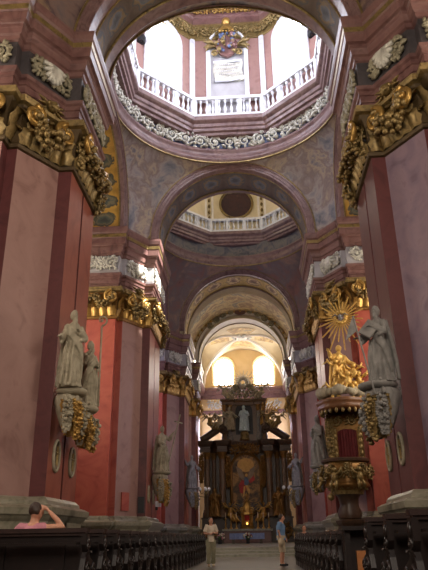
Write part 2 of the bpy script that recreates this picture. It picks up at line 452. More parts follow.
    # hanging festoons at the pilaster edges towards the crossing
    if garl:
        for (X, Y, Wd) in ((5.55+dx, b-.25, V(-sgn,.25,0)), (5.55+dx, a+.3, V(-sgn,-.2,0))):
            part('hanging_festoon', M['gold_dark'], lambda z: drop(z, (sgn*X-0.0, Y, 15.2), 1.6 if Y > (a+b)/2 else 1.1, Wd.normalized(), .17, seed+9))
    lv.build('acanthus_leaves', M[cap], root, True)
    mb = MB(); mb.sweep(pl2, [(.05,15.8),(.1,15.86),(.1,16.1),(.15,16.12),(.15,16.4),(.2,16.43),(.2,16.6),(.28,16.66),(.3,16.8),(.12,16.85)], sgn=sgn)
    mb.build('architrave', M['marble_brown'], root)
    mb = MB(); mb.sweep(pl2, [(.12,16.85),(.14,17.0),(.14,18.0),(.12,18.05)], sgn=sgn); mb.build('frieze', M['frieze_dark'] if fr == 'silver_dark' else M['niche_grey'], root)
    mb = MB()
    mb.sweep(pl2, [(.12,18.02),(.2,18.08),(.22,18.25),(.3,18.3),(.34,18.5),(.36,18.55),(.36,18.68),(.4,18.72),(.52,18.76),(.54,19.1),(.5,19.14),(.56,19.2),(.58,19.42),(.54,19.46),(.62,19.55),(.66,19.75),(.66,19.92),(.2,20.02),(0,20.02)], sgn=sgn,
             mi=lambda j, i: 1 if j == 11 else 0)
    mb.build('cornice', [M['marble_brown'], M['gold_dark']], root)
    return root
A1, B1 = 19.6, 23.0
A2, B2 = 38.4, 42.9
A3, B3 = 59.8, 64.0
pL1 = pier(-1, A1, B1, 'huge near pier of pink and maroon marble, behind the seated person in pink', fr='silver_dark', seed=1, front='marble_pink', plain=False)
pR1 = pier(1, A1, B1, 'huge near pier of shade-tinted purple marble, behind the statue holding a book and a flag staff', fr='silver_dark', seed=2, plain=False, front='marble_cool_shade', mar=('marble_cool_shade','marble_maroon','marble_wine_shade'))
pL2 = pier(-1, A2, B2, 'red marble pier with sunlit gold capital, behind the statue raising a cross', cap='gold', seed=3, xo=11.5)
pR2 = pier(1, A2, B2, 'orange red marble pier with the pulpit and gold sunburst fixed to it', cap='gold', seed=4, xo=11.5)
pL3 = pier(-1, A3, B3, 'dark marble pier near the altar with silver frieze, past the statue raising a cross', cap='gold', garl=False, seed=5, detail=False)
pR3 = pier(1, A3, B3, 'dark marble pier near the altar, seen just past the pulpit', cap='gold', garl=False, seed=6, detail=False)
pL4 = pier(-1, 70.6, 73.6, 'dark pier beside the high altar, past the silver frieze pier, touching bright side window', dx=-.15, cap='gold', garl=False, seed=7, detail=False)
pR4 = pier(1, 70.6, 73.6, 'dark pier beside the high altar, on the side of the man in blue', dx=-.15, cap='gold', garl=False, seed=8, detail=False)

# ------------------------------------------------------------------ arches
def arc_pts(r, n=40, a0=0, a1=PI): return [(r*math.cos(a0+(a1-a0)*k/n), r*math.sin(a0+(a1-a0)*k/n)) for k in range(n+1)]
def arch(pos, d0, d1, r, th, zdrop, label, mats, name='transverse_arch', loc=(0,0,0), border=.45, group='arches of the nave', n=44, tube_r=.06):
    """pos(cx, depth, cz) -> point; soffit between depths d0..d1"""
    root = thing(name, label, 'arch', loc, group)
    def curve(rr):
        c = [(rr, -zdrop)]+arc_pts(rr, n)+[(-rr, -zdrop)]
        return c
    sg = 1 if d1 > d0 else -1
    c = curve(r+.05); L = [0]
    for k in range(1, len(c)): L.append(L[-1]+math.dist(c[k], c[k-1]))
    e0, e1 = d0+sg*border, d1-sg*border
    rows = [[pos(x, e0+(e1-e0)*k/6, z) for (x, z) in c] for k in range(7)]
    uv = [[(k/6, s) for s in L] for k in range(7)]
    mb = MB(); mb.grid(rows, uv=uv); mb.build('soffit_painting', M[mats[0]], root)
    mb = MB()
    for (p, q) in ((d0, e0), (e1, d1)):
        ci = curve(r)
        mb.grid([[pos(x, p, z) for x, z in ci], [pos(x, q, z) for x, z in ci]])
        in_ = q if p == d0 else p
        mb.grid([[pos(x, in_, z) for x, z in ci], [pos(x, in_, z) for x, z in curve(r+.05)]])
    # archivolt faces with a stepped moulding
    for d, s2 in ((d0, -sg), (d1, sg)):
        prof = [(0, 0), (.03, .05), (th*.3, .05), (th*.34, .11), (th*.7, .11), (th*.75, .18), (th, .18), (th+.03, 0)]
        mb.grid([[pos(x, d+s2*o, z) for x, z in curve(r+u)] for u, o in prof])
    mb.build('archivolt', M[mats[1]], root)
    mb = MB()
    for d, rr in ((d0-sg*.16, r+th+.03), (d1+sg*.16, r+th+.03), (e0, r), (e1, r)):
        mb.tube([pos(x, d, z) for x, z in curve(rr)], tube_r, 5)
    mb.build('gilded_moulding', M['gold_dark'], root)
    return root
def tpos(zc): return lambda x, d, z: V(x, d, zc+z)
def lpos(sgn, yc, zc): return lambda y, d, z: V(sgn*d, yc+y, zc+z)
ARC = [(19.9, 23.0, 5.5, 19.95), (38.75, 42.1, 5.2, 20.65), (60.0, 63.6, 5.6, 21.0)]
arch(tpos(ARC[0][3]), ARC[0][0], ARC[0][1], ARC[0][2], .5, 0, 'near painted arch at the very top, cutting across the bright dome', ('paint_blue','marble_purple'), loc=(0,21.7,19.9), border=.7)
arch(tpos(ARC[1][3]), ARC[1][0], ARC[1][1], ARC[1][2], .5, .63, 'purple marble arch under the first dome, framing the second dome', ('paint_blue','marble_purple'), loc=(0,40.4,19.9))
arch(tpos(ARC[2][3]), ARC[2][0], ARC[2][1], ARC[2][2], .5, .5, 'small far arch with painted ochre soffit, framing the choir vault', ('paint_choir','marble_purple'), loc=(0,61.8,19.9))
arch(tpos(20.6), 70.4, 73.4, 5.0, .45, .3, 'cream white arch before the two end windows', ('plaster_white','plaster_white'), loc=(0,72,19.9), border=.3)

def bay(yc, ya, yb, arcs, pa, pb, ring_r, ring_z, lat_r, lat_z, frs, tags, seed):
    """four painted pendentives between two transverse arches (faces at ya, yb) and the side arches at x=+-7.1"""
    xs = 7.1
    for sgn in (-1, 1):
        side = tags[0] if sgn < 0 else tags[1]
        arch(lpos(sgn, yc, lat_z), xs, 9.8, lat_r, .42, lat_z-20.0, side, ('paint_ochre','marble_purple'), 'side_arch', (sgn*8.4, yc, 20), .3, 'side arches', 36)
        for dirn in (-1, 1):
            yarch, (ar, az) = (ya, arcs[0]) if dirn < 0 else (yb, arcs[1])
            pe = pa if dirn < 0 else pb        # nave-face edge of the pier facing this bay
            R1 = lat_r+.45; R2 = ar+.53
            bot = []
            n1, n2, n3 = 18, 8, 18
            for k in range(n1+1):
                a = PI/2*(1-k/n1); bot.append(V(sgn*xs, yc+dirn*R1*math.cos(a), lat_z+R1*math.sin(a)))
            c0 = V(sgn*7.05, pe-dirn*1.6, 20.02); c1 = V(sgn*6.05, pe, 20.02)
            for k in range(n2+1): bot.append(c0.lerp(c1, k/n2))
            for k in range(n3+1):
                a = PI/2*k/n3; bot.append(V(sgn*R2*math.cos(a), yarch, az+R2*math.sin(a)))
            N = len(bot); rows = []; top = []
            for k in range(N):
                t = k/(N-1); a = PI/2*t
                top.append(V(sgn*ring_r*math.cos(a), yc+dirn*ring_r*math.sin(a), ring_z))
            for j in range(11):
                s = j/10; row = []
                for k in range(N):
                    t = k/(N-1); p = bot[k].lerp(top[k], s)
                    h = (bot[k]-top[k]).length
                    bul = .16*h*math.sin(PI*s)*math.sin(PI*t)
                    d = V(sgn*math.cos(PI/2*t), dirn*math.sin(PI/2*t), .35); p = p+d*bul*.8
                    row.append(p)
                rows.append(row)
            mb = MB(); mb.grid(rows)
            struct(mb, 'ceiling', M[frs], True)
            mb = MB(); mb.tube(bot[2:], .05, 5); 
            struct(mb, 'trim_1', M['gold_dark'])

DY1, DY2 = 31.2, 51.4
bay(DY1, ARC[0][1]+.2, ARC[1][0]-.2, ((ARC[0][2], ARC[0][3]), (ARC[1][2], ARC[1][3])), B1, A2, 7.15, 26.25, 4.85, 20.75, 'fresco',
    ('gold ground side arch painted with green foliage, above the red marble pier', 'gold ground side arch painted with foliage, above the pulpit pier'), 1)
bay(DY2, ARC[1][1]+.2, ARC[2][0]-.2, ((ARC[1][2], ARC[1][3]), (ARC[2][2], ARC[2][3])), B2, A3, 7.4, 27.1, 5.6, 20.75, 'fresco_red',
    ('side arch under the second dome, beyond the red marble pier', 'side arch under the second dome, beyond the pulpit pier'), 2)
DY0 = 12.4
bay(DY0, 4.0, ARC[0][0]-.2, ((ARC[0][2], ARC[0][3]), (ARC[0][2], ARC[0][3])), 4.0, A1, 7.15, 26.25, 4.6, 20.75, 'fresco_dark',
    ('pale side arch at the top corner over the pink near pier', 'pale side arch at the top corner over the purple near pier'), 3)

# ------------------------------------------------------------------ domes
def octo(ap, yc, rot=0):
    R = ap/math.cos(PI/8)
    # clockwise order so that the left normal points inwards -> use negative offsets
    return [(R*math.cos(PI/8-k*PI/4), yc+R*math.sin(PI/8-k*PI/4)) for k in range(8)]
def face_frame(ap, yc, k):
    """k-th octagon face: centre, across vector, inward normal; k=0 is the face at +y (far), k=1 far right, 7 far left"""
    a = PI/2-k*PI/4; n = V(math.cos(a), math.sin(a), 0)
    return V(0, yc, 0)+n*ap, V(math.sin(a), -math.cos(a), 0), -n
def arch_wall(mb, C, U, half, z0, z1, wins, mi=0):
    """vertical wall through C along U, from -half..half, z0..z1 with arched holes wins=[(uc, halfw, zb, zs)]"""
    def P(u, z): return C+U*u+V(0,0,z-C.z)
    x = -half
    for (uc, hw, zb, zs) in sorted(wins):
        mb.poly([P(x,z0),P(uc-hw,z0),P(uc-hw,z1),P(x,z1)], mi)
        mb.poly([P(uc-hw,z0),P(uc+hw,z0),P(uc+hw,zb),P(uc-hw,zb)], mi)
        pts = [(uc-hw*math.cos(PI*k/16), zs+hw*math.sin(PI*k/16)) for k in range(17)]
        mb.grid([[P(a, b) for a, b in pts], [P(a, z1) for a, b in pts]], mi=mi)
        x = uc+hw
    mb.poly([P(x,z0),P(half,z0),P(half,z1),P(x,z1)], mi)
def arch_line(C, U, uc, hw, zb, zs, N=None, off=0, n=16):
    pts = [(uc-hw, zb)]+[(uc-hw*math.cos(PI*k/n), zs+hw*math.sin(PI*k/n)) for k in range(n+1)]+[(uc+hw, zb)]
    o = N*off if N is not None else V(0,0,0)
    return [C+U*a+V(0,0,b-C.z)+o for a, b in pts]
WIN = [0]
def arch_window(C, U, N, uc, hw, zb, zs, depth, frame_w, fmat, glass, bars=True, side=None, thing_mats=None):
    """splayed reveal + surround + leaded glass; N points into the room"""
    WIN[0] += 1
    root = bpy.data.objects.new('window_%d' % WIN[0], None); COL.objects.link(root); root.location = C+U*uc+V(0,0,zb-C.z); root['kind'] = 'structure'
    mb = MB()
    outer = arch_line(C, U, uc, hw, zb, zs); inner = arch_line(C, U, uc, hw*.86, zb+.1, zs, N, -depth)
    mb.grid([outer, inner])
    mb.poly([outer[0], outer[-1], inner[-1], inner[0]])
    prof = [(1.0, .03), (1.0, .14), (1+frame_w*.5/hw, .18), (1+frame_w/hw, .1), (1+frame_w/hw, -.02)]
    mb.grid([arch_line(C, U, uc, hw*a, zb, zs, N, o) for a, o in prof])
    mb.build('window_frame', fmat, root)
    mb = MB(); g = arch_line(C, U, uc, hw*.86, zb+.1, zs, N, -depth)
    mb.poly(g); mb.build('glass', glass, root)
    if bars:
        mb = MB()
        for k in (-1, 0, 1):
            u = uc+k*hw*.43; top = zs+math.sqrt(max(0, (hw*.86)**2-(u-uc)**2))
            mb.tube([C+U*u+V(0,0,zb+.1-C.z)-N*(depth-.04), C+U*u+V(0,0,top-C.z)-N*(depth-.04)], .025, 4)
        z = zb+.9
        while z < zs+hw*.6:
            w = hw*.86 if z < zs else math.sqrt(max(0, (hw*.86)**2-(z-zs)**2))
            mb.tube([C+U*(uc-w)+V(0,0,z-C.z)-N*(depth-.04), C+U*(uc+w)+V(0,0,z-C.z)-N*(depth-.04)], .02, 4); z += .9
        mb.build('leading', M['dark'], root)
    return root
def baluster_mb(c, h, r):
    mb = MB(); prof = [(r*.9,0),(r*.9,h*.06),(r*.45,h*.1),(r*.7,h*.22),(r,h*.34),(r*.75,h*.48),(r*.4,h*.6),(r*.36,h*.72),(r*.6,h*.86),(r*.9,h*.92),(r*.9,h)]
    mb.lathe(prof, c, 8); return mb
def balustrade(yc, ap, z0, z1, label, nb=10):
    root = thing('balustrade', label, 'balustrade', (0, yc, z0), 'dome balustrades')
    for nm, za, zb, w in (('base_rail', z0, z0+.2, .16), ('top_rail', z1-.24, z1, .2)):
        mb = MB(); o = octo(ap, yc)
        mb.sweep(o, [(w,za),(w,zb),(-w,zb),(-w,za),(w,za)], True); mb.build(nm, M['white_marble'], root)
    proto = None
    for k in range(8):
        C, U, N = face_frame(ap, yc, k); half = ap*math.tan(PI/8)
        e = C+U*half
        mb = MB(); mb.lathe([(.28,0),(.28,z1-z0+.02)], (e.x, e.y, z0), 8); mb.build('corner_post', M['white_marble'], root)
        for j in (-.34, .34):
            c = C+U*half*j
            mb = MB(); mb.obox((c.x, c.y), U, N, .12, .14, z0+.2, z1-.24); mb.build('post', M['white_marble'], root)
        for j in range(nb):
            u = -half+.3+(2*half-.6)*(j+.5)/nb
            c = C+U*u
            if proto is None:
                proto = baluster_mb((0,0,0), z1-z0-.44, .13).build('baluster', M['white_marble'], None, True); proto.parent = root; ob = proto
            else:
                ob = proto.copy(); COL.objects.link(ob); ob.parent = root
            ob.location = V(c.x, c.y-yc, .2)
    return root
def dome(yc, rr, rz, ap, z_lip, label, style):
    root = thing('church_dome', label, 'dome', (0, yc, rz), 'domes of the nave')
    mb = MB(); mb.lathe([(rr+.15,rz-.12),(rr-.02,rz-.08),(rr-.14,rz+.05),(rr-.16,rz+.25),(rr-.1,rz+.3),(rr-.1,rz+.7),(rr-.2,rz+.78),(rr-.2,rz+.95),(rr+.05,rz+1.0)], (0,yc,0), 72)
    mb.build('ring_moulding', M['marble_purple'], root, True)
    mb = MB(); mb.tube([V((rr-.02)*math.cos(a), yc+(rr-.02)*math.sin(a), rz-.1) for a in [2*PI*k/72 for k in range(72)]], .07, 5, closed=True)
    mb.build('gilded_ring', M['gold_dark'], root)
    z1 = z_lip-1.35
    mb = MB(); mb.lathe([(rr+.05,rz+1.0),(rr+.08,rz+1.3),(rr-.05,z1+.3)], (0,yc,0), 72); mb.build('frieze', M['frieze_blue'] if style != 2 else M['frieze_grey'], root, True)
    o = octo(6.0, yc)
    base = ap
    mb = MB()
    # octagonal cornice stepping inwards to the lip (left normal of the clockwise octagon points outwards)
    pr = [(rr-6.0+.6,z1),(.62,z1+.02),(.58,z1+.2),(.42,z1+.28),(.4,z1+.5),(.3,z1+.58),(.26,z1+.8),(.12,z1+.9),(.02,z1+1.0),(0,z1+1.3),(.6,z1+1.35)]
    mb.sweep(o, [(x+ap-6.0, z) for x, z in pr], True, mi=0)
    mb.build('cornice', M['marble_purple'], root)
    return root
D1 = dome(DY1, 7.15, 26.25, 5.95, 29.5, 'first dome opening with silver scroll frieze and purple ring, nearest the viewer', 1)
mb = MB()
for k in range(40):
    a = 2*PI*k/40
    n = V(-math.cos(a), -math.sin(a), 0); U = V(-math.sin(a), math.cos(a), 0)
    p = V(7.12*math.cos(a), DY1+7.12*math.sin(a), 27.28)
    scroll_relief(mb, p+n*.02-V(0,0,.1), U, n, 1.1, 1.2, 1.1, k, 1, 0, .24)
mb.build('frieze_relief', M['silver'], D1, True)
balustrade(DY1, 6.2, 29.5, 31.2, 'white marble balustrade round the first dome, under the coat of arms')
# drum of the first dome
ap = 6.6; half = ap*math.tan(PI/8)
wl = MB()
lights = []
for k in range(8):
    C, U, N = face_frame(ap, DY1, k); C.z = 0
    if k % 2:
        arch_wall(wl, C, U, half, 29.4, 41, [(0, 1.28, 31.3, 35.9)])
        arch_window(C, U, N, 0, 1.28, 31.3, 35.9, .55, .45, M['white_marble'], M['window_glow'])
        lights.append((C+V(0,0,34)-N*.1, N))
    else:
        arch_wall(wl, C, U, half, 29.4, 41, [])
    e = C+U*half
    n2 = (N+face_frame(ap, DY1, (k+1) % 8)[2]).normalized(); u2 = V(-n2.y, n2.x, 0)
    pil = MB(); pil.obox((e.x+n2.x*.05, e.y+n2.y*.05), u2, n2, .2, .14, 29.5, 37.2); pil.build('pilaster', M['white_marble'], D1)
    # gilded capital band
    gold = MB(); scroll_relief(gold, C+N*.22+V(0,0,37.35), U, N, half*1.9, .85, .7, 50+k, 1, 0, .14); gold.build('capital_relief', M['gold_dark'], D1, True)
    gold = MB(); scroll_relief(gold, C+N*.3+V(0,0,39.5), U, N, half*1.9, .8, .7, 70+k, 1, 0, .12); gold.build('gilded_relief', M['gold'], D1, True)
wl.build('drum_wall', M['marble_pink'], D1)
o8 = octo(ap, DY1)
mb = MB(); mb.sweep(o8, [(-.02,37.1),(-.12,37.15),(-.1,37.3),(-.16,38.2),(-.3,38.3),(-.3,38.5)], True); mb.build('capital_band', M['gold_dark'], D1)
mb = MB(); mb.sweep(o8, [(-.2,38.4),(-.26,38.5),(-.26,39.1),(-.4,39.2),(-.4,39.4),(-.2,39.45),(-.2,40.4),(-.5,40.5),(-.7,40.9),(-.7,41.1),(0,41.2)], True); mb.build('entablature', M['marble_brown'], D1)
mb = MB(); mb.lathe([(7.2,41.0),(7.0,42),(6.4,44),(5.0,46.2),(3.2,47.6),(1.2,48.2),(0.01,48.3)], (0,DY1,0), 32); mb.build('dome_shell', M['fresco_dark'], D1, True)
# grey niche panel on the far face
C, U, N = face_frame(ap, DY1, 0); C.z = 0
mb = MB(); mb.obox((C.x, C.y-.03), U, N, 1.45, .03, 29.6, 36.9); mb.build('niche_panel', M['niche_grey'], D1)
mb = MB()
for s in (-1, 1): mb.obox((C.x+s*1.45, C.y-.1), U, N, .16, .1, 29.6, 37.1); mb.build('niche_strip', M['white_marble'], D1); mb = MB()
mb.tube([V(-1.3,C.y-.12,36.9)]+[V(1.3*math.cos(PI-PI*k/12), C.y-.12, 36.9+1.0*math.sin(PI*k/12)) for k in range(13)]+[V(1.3,C.y-.12,36.9)], .12, 5)
mb.build('niche_arch', M['white_marble'], D1)
# stone scroll with inscription
t = thing('inscription_scroll', 'pale unrolled stone scroll hung in the dome niche below the coat of arms', 'scroll', (.1, C.y-.1, 32.9))
mb = MB(); rows = []
for j in range(9):
    z = 32.95+1.75*j/8; o = .16+.05*math.sin(j*1.1)
    rows.append([V(-1.05+.05*math.sin(j)+2.2*i/6+(.1 if j < 2 else 0), C.y-o-.05*math.sin(i*1.3), z+.08*math.sin(i*1.1)) for i in range(7)])
mb.grid(rows); mb.grid([[p+V(0,.1,0) for p in r] for r in rows]); 
mb.build('sheet', M['silver'], t, True)
mb = MB(); mb.tube([V(-.95,C.y-.24,32.95),V(.3,C.y-.3,32.9),V(1.25,C.y-.24,33.2)], [.13,.12,.1], 8); mb.build('rolled_edge', M['white_marble'], t, True); mb = MB(); mb.tube([V(-1.05,C.y-.2,34.75),V(1.1,C.y-.2,34.8)], .09, 8); mb.build('rolled_edge', M['white_marble'], t, True)
mb = MB()
for j, (u0, u1) in enumerate(((-.6,.6),(-.7,.7),(-.5,.5),(-.65,.6))):
    z = 34.35-.3*j; u = u0
    while u < u1:
        w = rnd.uniform(.06,.14); mb.box(u, u+w, C.y-.285, C.y-.27, z, z+.1); u += w+.06
mb.build('lettering', M['niche_grey'], t)
# coat of arms
t = thing('coat_of_arms', 'gilded coat of arms with wings and little blue figures above the stone scroll', 'coat of arms', (.1, C.y-.2, 35))
mb = MB(); yy = C.y-.3
prof = [(0,1.9),(.5,1.8),(.85,1.3),(.8,.6),(.5,.1),(0,-.15)]
pts = [V(x,yy-.15,35.2+z) for x, z in prof]+[V(-x,yy-.15,35.2+z) for x, z in prof[-2:0:-1]]
mb.poly(pts); mb.grid([pts, [p+V(0,.25,0) for p in pts]], cu=True); mb.build('shield', M['marble_brown'], t)
for s in (-1, 1):
    mb = MB()
    for q in range(4):
        b0 = V(s*.75, yy, 36.2+.1*q-.25*(q > 1)); a = .85-.42*q
        mb.tube([b0, b0+V(s*.55*math.cos(a)+s*.2,-.12,.6*math.sin(a)), b0+V(s*(1.15-.1*q)*math.cos(a)+s*.1,-.06,1.15*math.sin(a)-.1)], [.12,.22,.05], 7, sq=.45)
    mb.build('wing', M['gold_dark'], t, True)
mb = MB(); mb.sphere((0,yy-.1,38.55), (.34,.3,.36), 12, 8); mb.sphere((0,yy-.1,38.05), (.2,.2,.3), 8, 6)
mb.lathe([(.55,37.35),(.6,37.6),(.42,37.9)], (0,yy-.05,0), 12)
for k in range(5): mb.sphere((-.5+.25*k, yy-.3, 37.45), .12, 6, 5)
mb.build('crown', M['gold'], t, True)
mb = MB(); r2 = random.Random(5)
for k in range(46):
    a = r2.random()*2*PI; q = r2.uniform(.2, 1.0)
    mb.sphere((q*math.cos(a)*1.0, yy-.28-.1*r2.random(), 36.2+1.05*q*math.sin(a)), r2.uniform(.07,.2), 7, 5, r2.choice((0,0,1,2)))
spiral(mb, (-.9,yy-.15,35.4), V(1,0,0), V(0,-1,0), .32, 1.6, .1, 18, 0, 6, 1, 0); spiral(mb, (.9,yy-.15,35.4), V(-1,0,0), V(0,-1,0), .32, 1.6, .1, 18, 0, 6, 1, 0)
mb.build('figure_relief', [M['gold_dark'], M['frieze_blue'], M['marble_brown']], t, True)
# floodlights hung by the dome windows
for i, (x, y, z, lb) in enumerate(((-6.0, 34.2, 34.2, 'dark floodlight hanging before the dome window over the pink pier side'), (6.1, 34.2, 33.9, 'dark floodlight hanging before the dome window over the pulpit side'))):
    t = thing('floodlight', lb, 'floodlight', (x, y, z), 'floodlights in the dome')
    mb = MB(); mb.lathe([(.02,.35),(.2,.33),(.32,.1),(.34,-.25),(.3,-.3),(.05,-.26)], (x,y,z), 14); mb.build('housing', M['dark'], t, True)
    mb = MB(); mb.tube([V(x,y,z+.3), V(x*1.02,y+.3,z+.5), V(x*1.03,y+.5,z+.5)], .05, 6); mb.build('bracket', M['dark'], t)

# second dome
D2 = dome(DY2, 7.4, 27.1, 6.35, 30.6, 'second dome behind the first arch, blue grey band and dark round oculus', 2)
balustrade(DY2, 6.6, 30.6, 32.1, 'white balustrade round the second dome, below the dark oculus')
ap = 6.9; half = ap*math.tan(PI/8); wl = MB()
for k in range(8):
    C, U, N = face_frame(ap, DY2, k); C.z = 0
    if k % 2:
        arch_wall(wl, C, U, half, 30.5, 37, [(.3*(1 if k in (1,3) else -1), .75, 33.1, 34.2)])
        arch_window(C, U, N, .3*(1 if k in (1,3) else -1), .75, 33.1, 34.2, .4, .25, M['plaster'], M['window_soft'], False)
        lights.append((C+V(0,0,34)-N*.1, N))
    else:
        arch_wall(wl, C, U, half, 30.5, 37, [])
    e = C+U*half; n2 = (N+face_frame(ap, DY2, (k+1) % 8)[2]).normalized(); u2 = V(-n2.y, n2.x, 0)
    for s in (-1, 1):
        rib = MB(); rib.obox((e.x+n2.x*.08+u2.x*s*.42, e.y+n2.y*.08+u2.y*s*.42), u2, n2, .16, .12, 30.6, 37); rib.build('rib', M['plaster_white'], D2)
    orn = MB()
    for j in range(6):
        orn.sphere((e.x+n2.x*.2, e.y+n2.y*.2, 32.4+.7*j), (.14,.14,.24), 6, 5)
    orn.build('gilded_ornament', M['gold_dark'], D2, True)
wl.build('drum_wall', M['plaster'], D2)
C, U, N = face_frame(ap, DY2, 0); C.z = 0
def ring_pts(c, r, U, n=32, sq=1.0): return [c+U*r*math.cos(2*PI*k/n)+V(0,0,r*sq*math.sin(2*PI*k/n)) for k in range(n)]
c0 = V(.1, C.y-.08, 34.0)
mb = MB(); mb.poly(ring_pts(c0, 1.65, U)); mb.build('oculus', fresco('oculus_painting', [(34,22,24),(62,36,36),(48,30,34),(84,56,48)], .9), D2)
mb = MB(); mb.tube(ring_pts(c0+N*.05, 1.72, U), .13, 6, closed=True); mb.build('oculus_frame', M['gold_dark'], D2, True)
mb = MB(); mb.lathe([(7.6,36.9),(7.0,39),(5,41.5),(2.5,42.8),(.01,43)], (0,DY2,0), 32); mb.build('dome_shell', M['plaster'], D2, True)
# dome over the viewer's bay: only its ring shows
D0 = dome(DY0, 7.15, 26.25, 5.95, 29.5, 'dome ring overhead before the near arch, only its edge in view', 0)
mb = MB(); mb.lathe([(6.4,29.4),(6.4,38),(5,42),(2,44),(.01,44.3)], (0,DY0,0), 24); mb.build('dome_shell', M['marble_pink'], D0, True)

# ------------------------------------------------------------------ choir
mb = MB(); r = 6.1; c = arc_pts(r, 40)
L = [0]
for k in range(1, 41): L.append(L[-1]+math.dist(c[k], c[k-1]))
rows = [[V(x, 63.7+6.7*j/8, 20.0+z) for x, z in c] for j in range(9)]
mb.grid(rows); struct(mb, 'ceiling', M['fresco_warm'], True)
mb = MB()
for x in (-1, 1):   # arch faces between the vault bands
    pass
def ring_wall(y, r0, r1, zc, mat, name='wall_inner'):
    mb = MB(); a = arc_pts(r0, 40); b = arc_pts(r1, 40)
    mb.grid([[V(x,y,zc+z) for x, z in a], [V(x,y,zc+z) for x, z in b]]); struct(mb, name, mat)
ring_wall(70.35, 5.0, 8.5, 20.3, M['plaster'])
ring_wall(63.75, 5.5, 8.5, 20.4, M['plaster'])
# stucco cartouche on the vault
t = thing('stucco_cartouche', 'brown and gold stucco cartouche with scrolls over the cream choir arch', 'stucco', (0, 69.9, 25.6))
mb = MB(); yy = 70.0
pts = ring_pts(V(0,yy-.15,26.1), .75, V(1,0,0), 24, .7); mb.poly(pts); mb.grid([pts, [p+V(0,.2,0) for p in pts]], cu=True); mb.build('shield', M['marble_brown'], t)
mb = MB()
for s in (-1, 1):
    for q, (x, z, rr) in enumerate(((1.2,26.0,.5),(2.1,25.6,.45),(2.9,25.0,.42),(3.6,24.3,.36),(.6,26.7,.35))):
        spiral(mb, (s*x,yy-.15,z), V(s,0,0), V(0,-1,0), rr, 1.7, .12, 20, q, 6, 1)
        leaf(mb, V(s*x,yy-.1,z-.2), V(1,0,0), V(0,-1,0), .7, .5, .3)
    mb.build('scrollwork', M['silver_dark'], t, True); mb = MB()
mb = MB()
for k in range(25):
    a = PI*k/24; mb.sphere((5.75*math.cos(a), 69.9, 20.3+5.75*math.sin(a)), .16, 6, 5)
mb.build('bead_moulding', M['gold'], t, True)
# groin vault
mb = MB(); rows = []; uv = []
Y0, Y1, RX, RY = 73.4, 85.0, 5.6, 5.8
for j in range(41):
    y = Y0+(Y1-Y0)*j/40; row = []
    for i in range(41):
        x = -RX+2*RX*i/40
        hx = math.sqrt(max(0, 1-(x/RX)**2))*5.4; hy = math.sqrt(max(0, 1-((y-(Y0+Y1)/2)/RY)**2))*5.4
        row.append(V(x, y, 20.3+max(hx, hy)))
    rows.append(row)
mb.grid(rows); struct(mb, 'ceiling', M['plaster'], True)
t = thing('vault_rib', 'white crossing ribs with centre boss on the choir vault', 'vault ribs', (0, 79.2, 25.7))
for s in (-1, 1):
    mb = MB(); pts = []
    for k in range(41):
        u = -1+2*k/40; pts.append(V(s*u*RX, (Y0+Y1)/2+u*RY, 20.25+5.4*math.sqrt(max(0, 1-u*u))))
    mb.tube(pts, .2, 6); mb.build('rib', M['plaster_white'], t)
mb = MB(); mb.sphere((0,79.2,25.6), (.8,.8,.2), 16, 6); 
for k in range(10): mb.sphere((1.1*math.cos(k*PI/5), 79.2+1.1*math.sin(k*PI/5), 25.6), (.3,.3,.12), 7, 5)
mb.build('boss', M['silver'], t, True)
t = thing('vault_painting', 'ochre painted panels with scroll borders on the choir vault cells', 'wall painting', (0, 79.2, 24.9))
mb = MB()
for (u0, u1, fy) in ((-.32,.32,1), (-.32,.32,-1)):
    rows = []
    for j in range(7):
        y = 79.2+fy*(1.6+2.6*j/6)
        rows.append([V(x, y, 20.3+5.4*math.sqrt(1-(x/RX)**2)-.04) for x in [(-.34+.68*i/8)*RX*(.55+.45*j/6) for i in range(9)]])
    mb.grid(rows)
for s in (-1, 1):
    rows = []
    for j in range(7):
        xx = 1.7+2.5*j/6
        rows.append([V(s*xx, y, 20.3+5.4*math.sqrt(1-((y-79.2)/RY)**2)-.04) for y in [79.2+(-.34+.68*i/8)*RY*(.55+.45*j/6) for i in range(9)]])
    mb.grid(rows)
mb.build('painted_panel', M['paint_choir'] if False else M['fresco_warm'], t, True)
# end wall with two windows
C = V(0, 85.0, 0); U = V(1,0,0); N = V(0,-1,0)
mb = MB(); arch_wall(mb, C, U, 6.4, 19.8, 26.5, [(-2.75,1.5,20.6,23.1),(2.85,1.5,20.6,23.1)]); 
arch_wall(mb, C, U, 6.4, 0, 19.8, [(-2.3,.9,13.2,15.2),(2.1,.9,13.2,15.2)]); struct(mb, 'wall_far', M['plaster_yellow'])
for u in (-2.75, 2.85): arch_window(C, U, N, u, 1.5, 20.6, 23.1, .3, .25, M['plaster_yellow'], M['window_choir'], True)
for u in (-2.3, 2.1): arch_window(C, U, N, u, .9, 13.2, 15.2, .3, .2, M['plaster_yellow'], M['side_glow'], False)
mb = MB(); sw = [(-6.2,85),(6.2,85)]
mb.grid([[V(x, 85-o, z) for x in (-6.3,6.3)] for o, z in ((.05,18.7),(.2,18.8),(.25,19.2),(.45,19.3),(.5,19.7),(.65,19.8),(.65,20.1),(.1,20.35),(0,20.35))]); struct(mb, 'trim_2', M['marble_brown'])
mb = MB(); mb.grid([[V(x, 85-o, z) for x in (-6.3,6.3)] for o, z in ((0,16.6),(.2,16.7),(.2,17.1),(.08,17.15))]); struct(mb, 'trim_3', M['marble_brown'])
t = thing('frieze_relief', 'silver relief frieze across the choir end wall below the two windows', 'frieze', (0,84.9,17.2))
mb = MB(); scroll_relief(mb, (0,84.93,17.25), U, N, 10, 1.3, 1.3, 5, 1, 0, .15); mb.build('scrollwork', M['silver'], t, True)
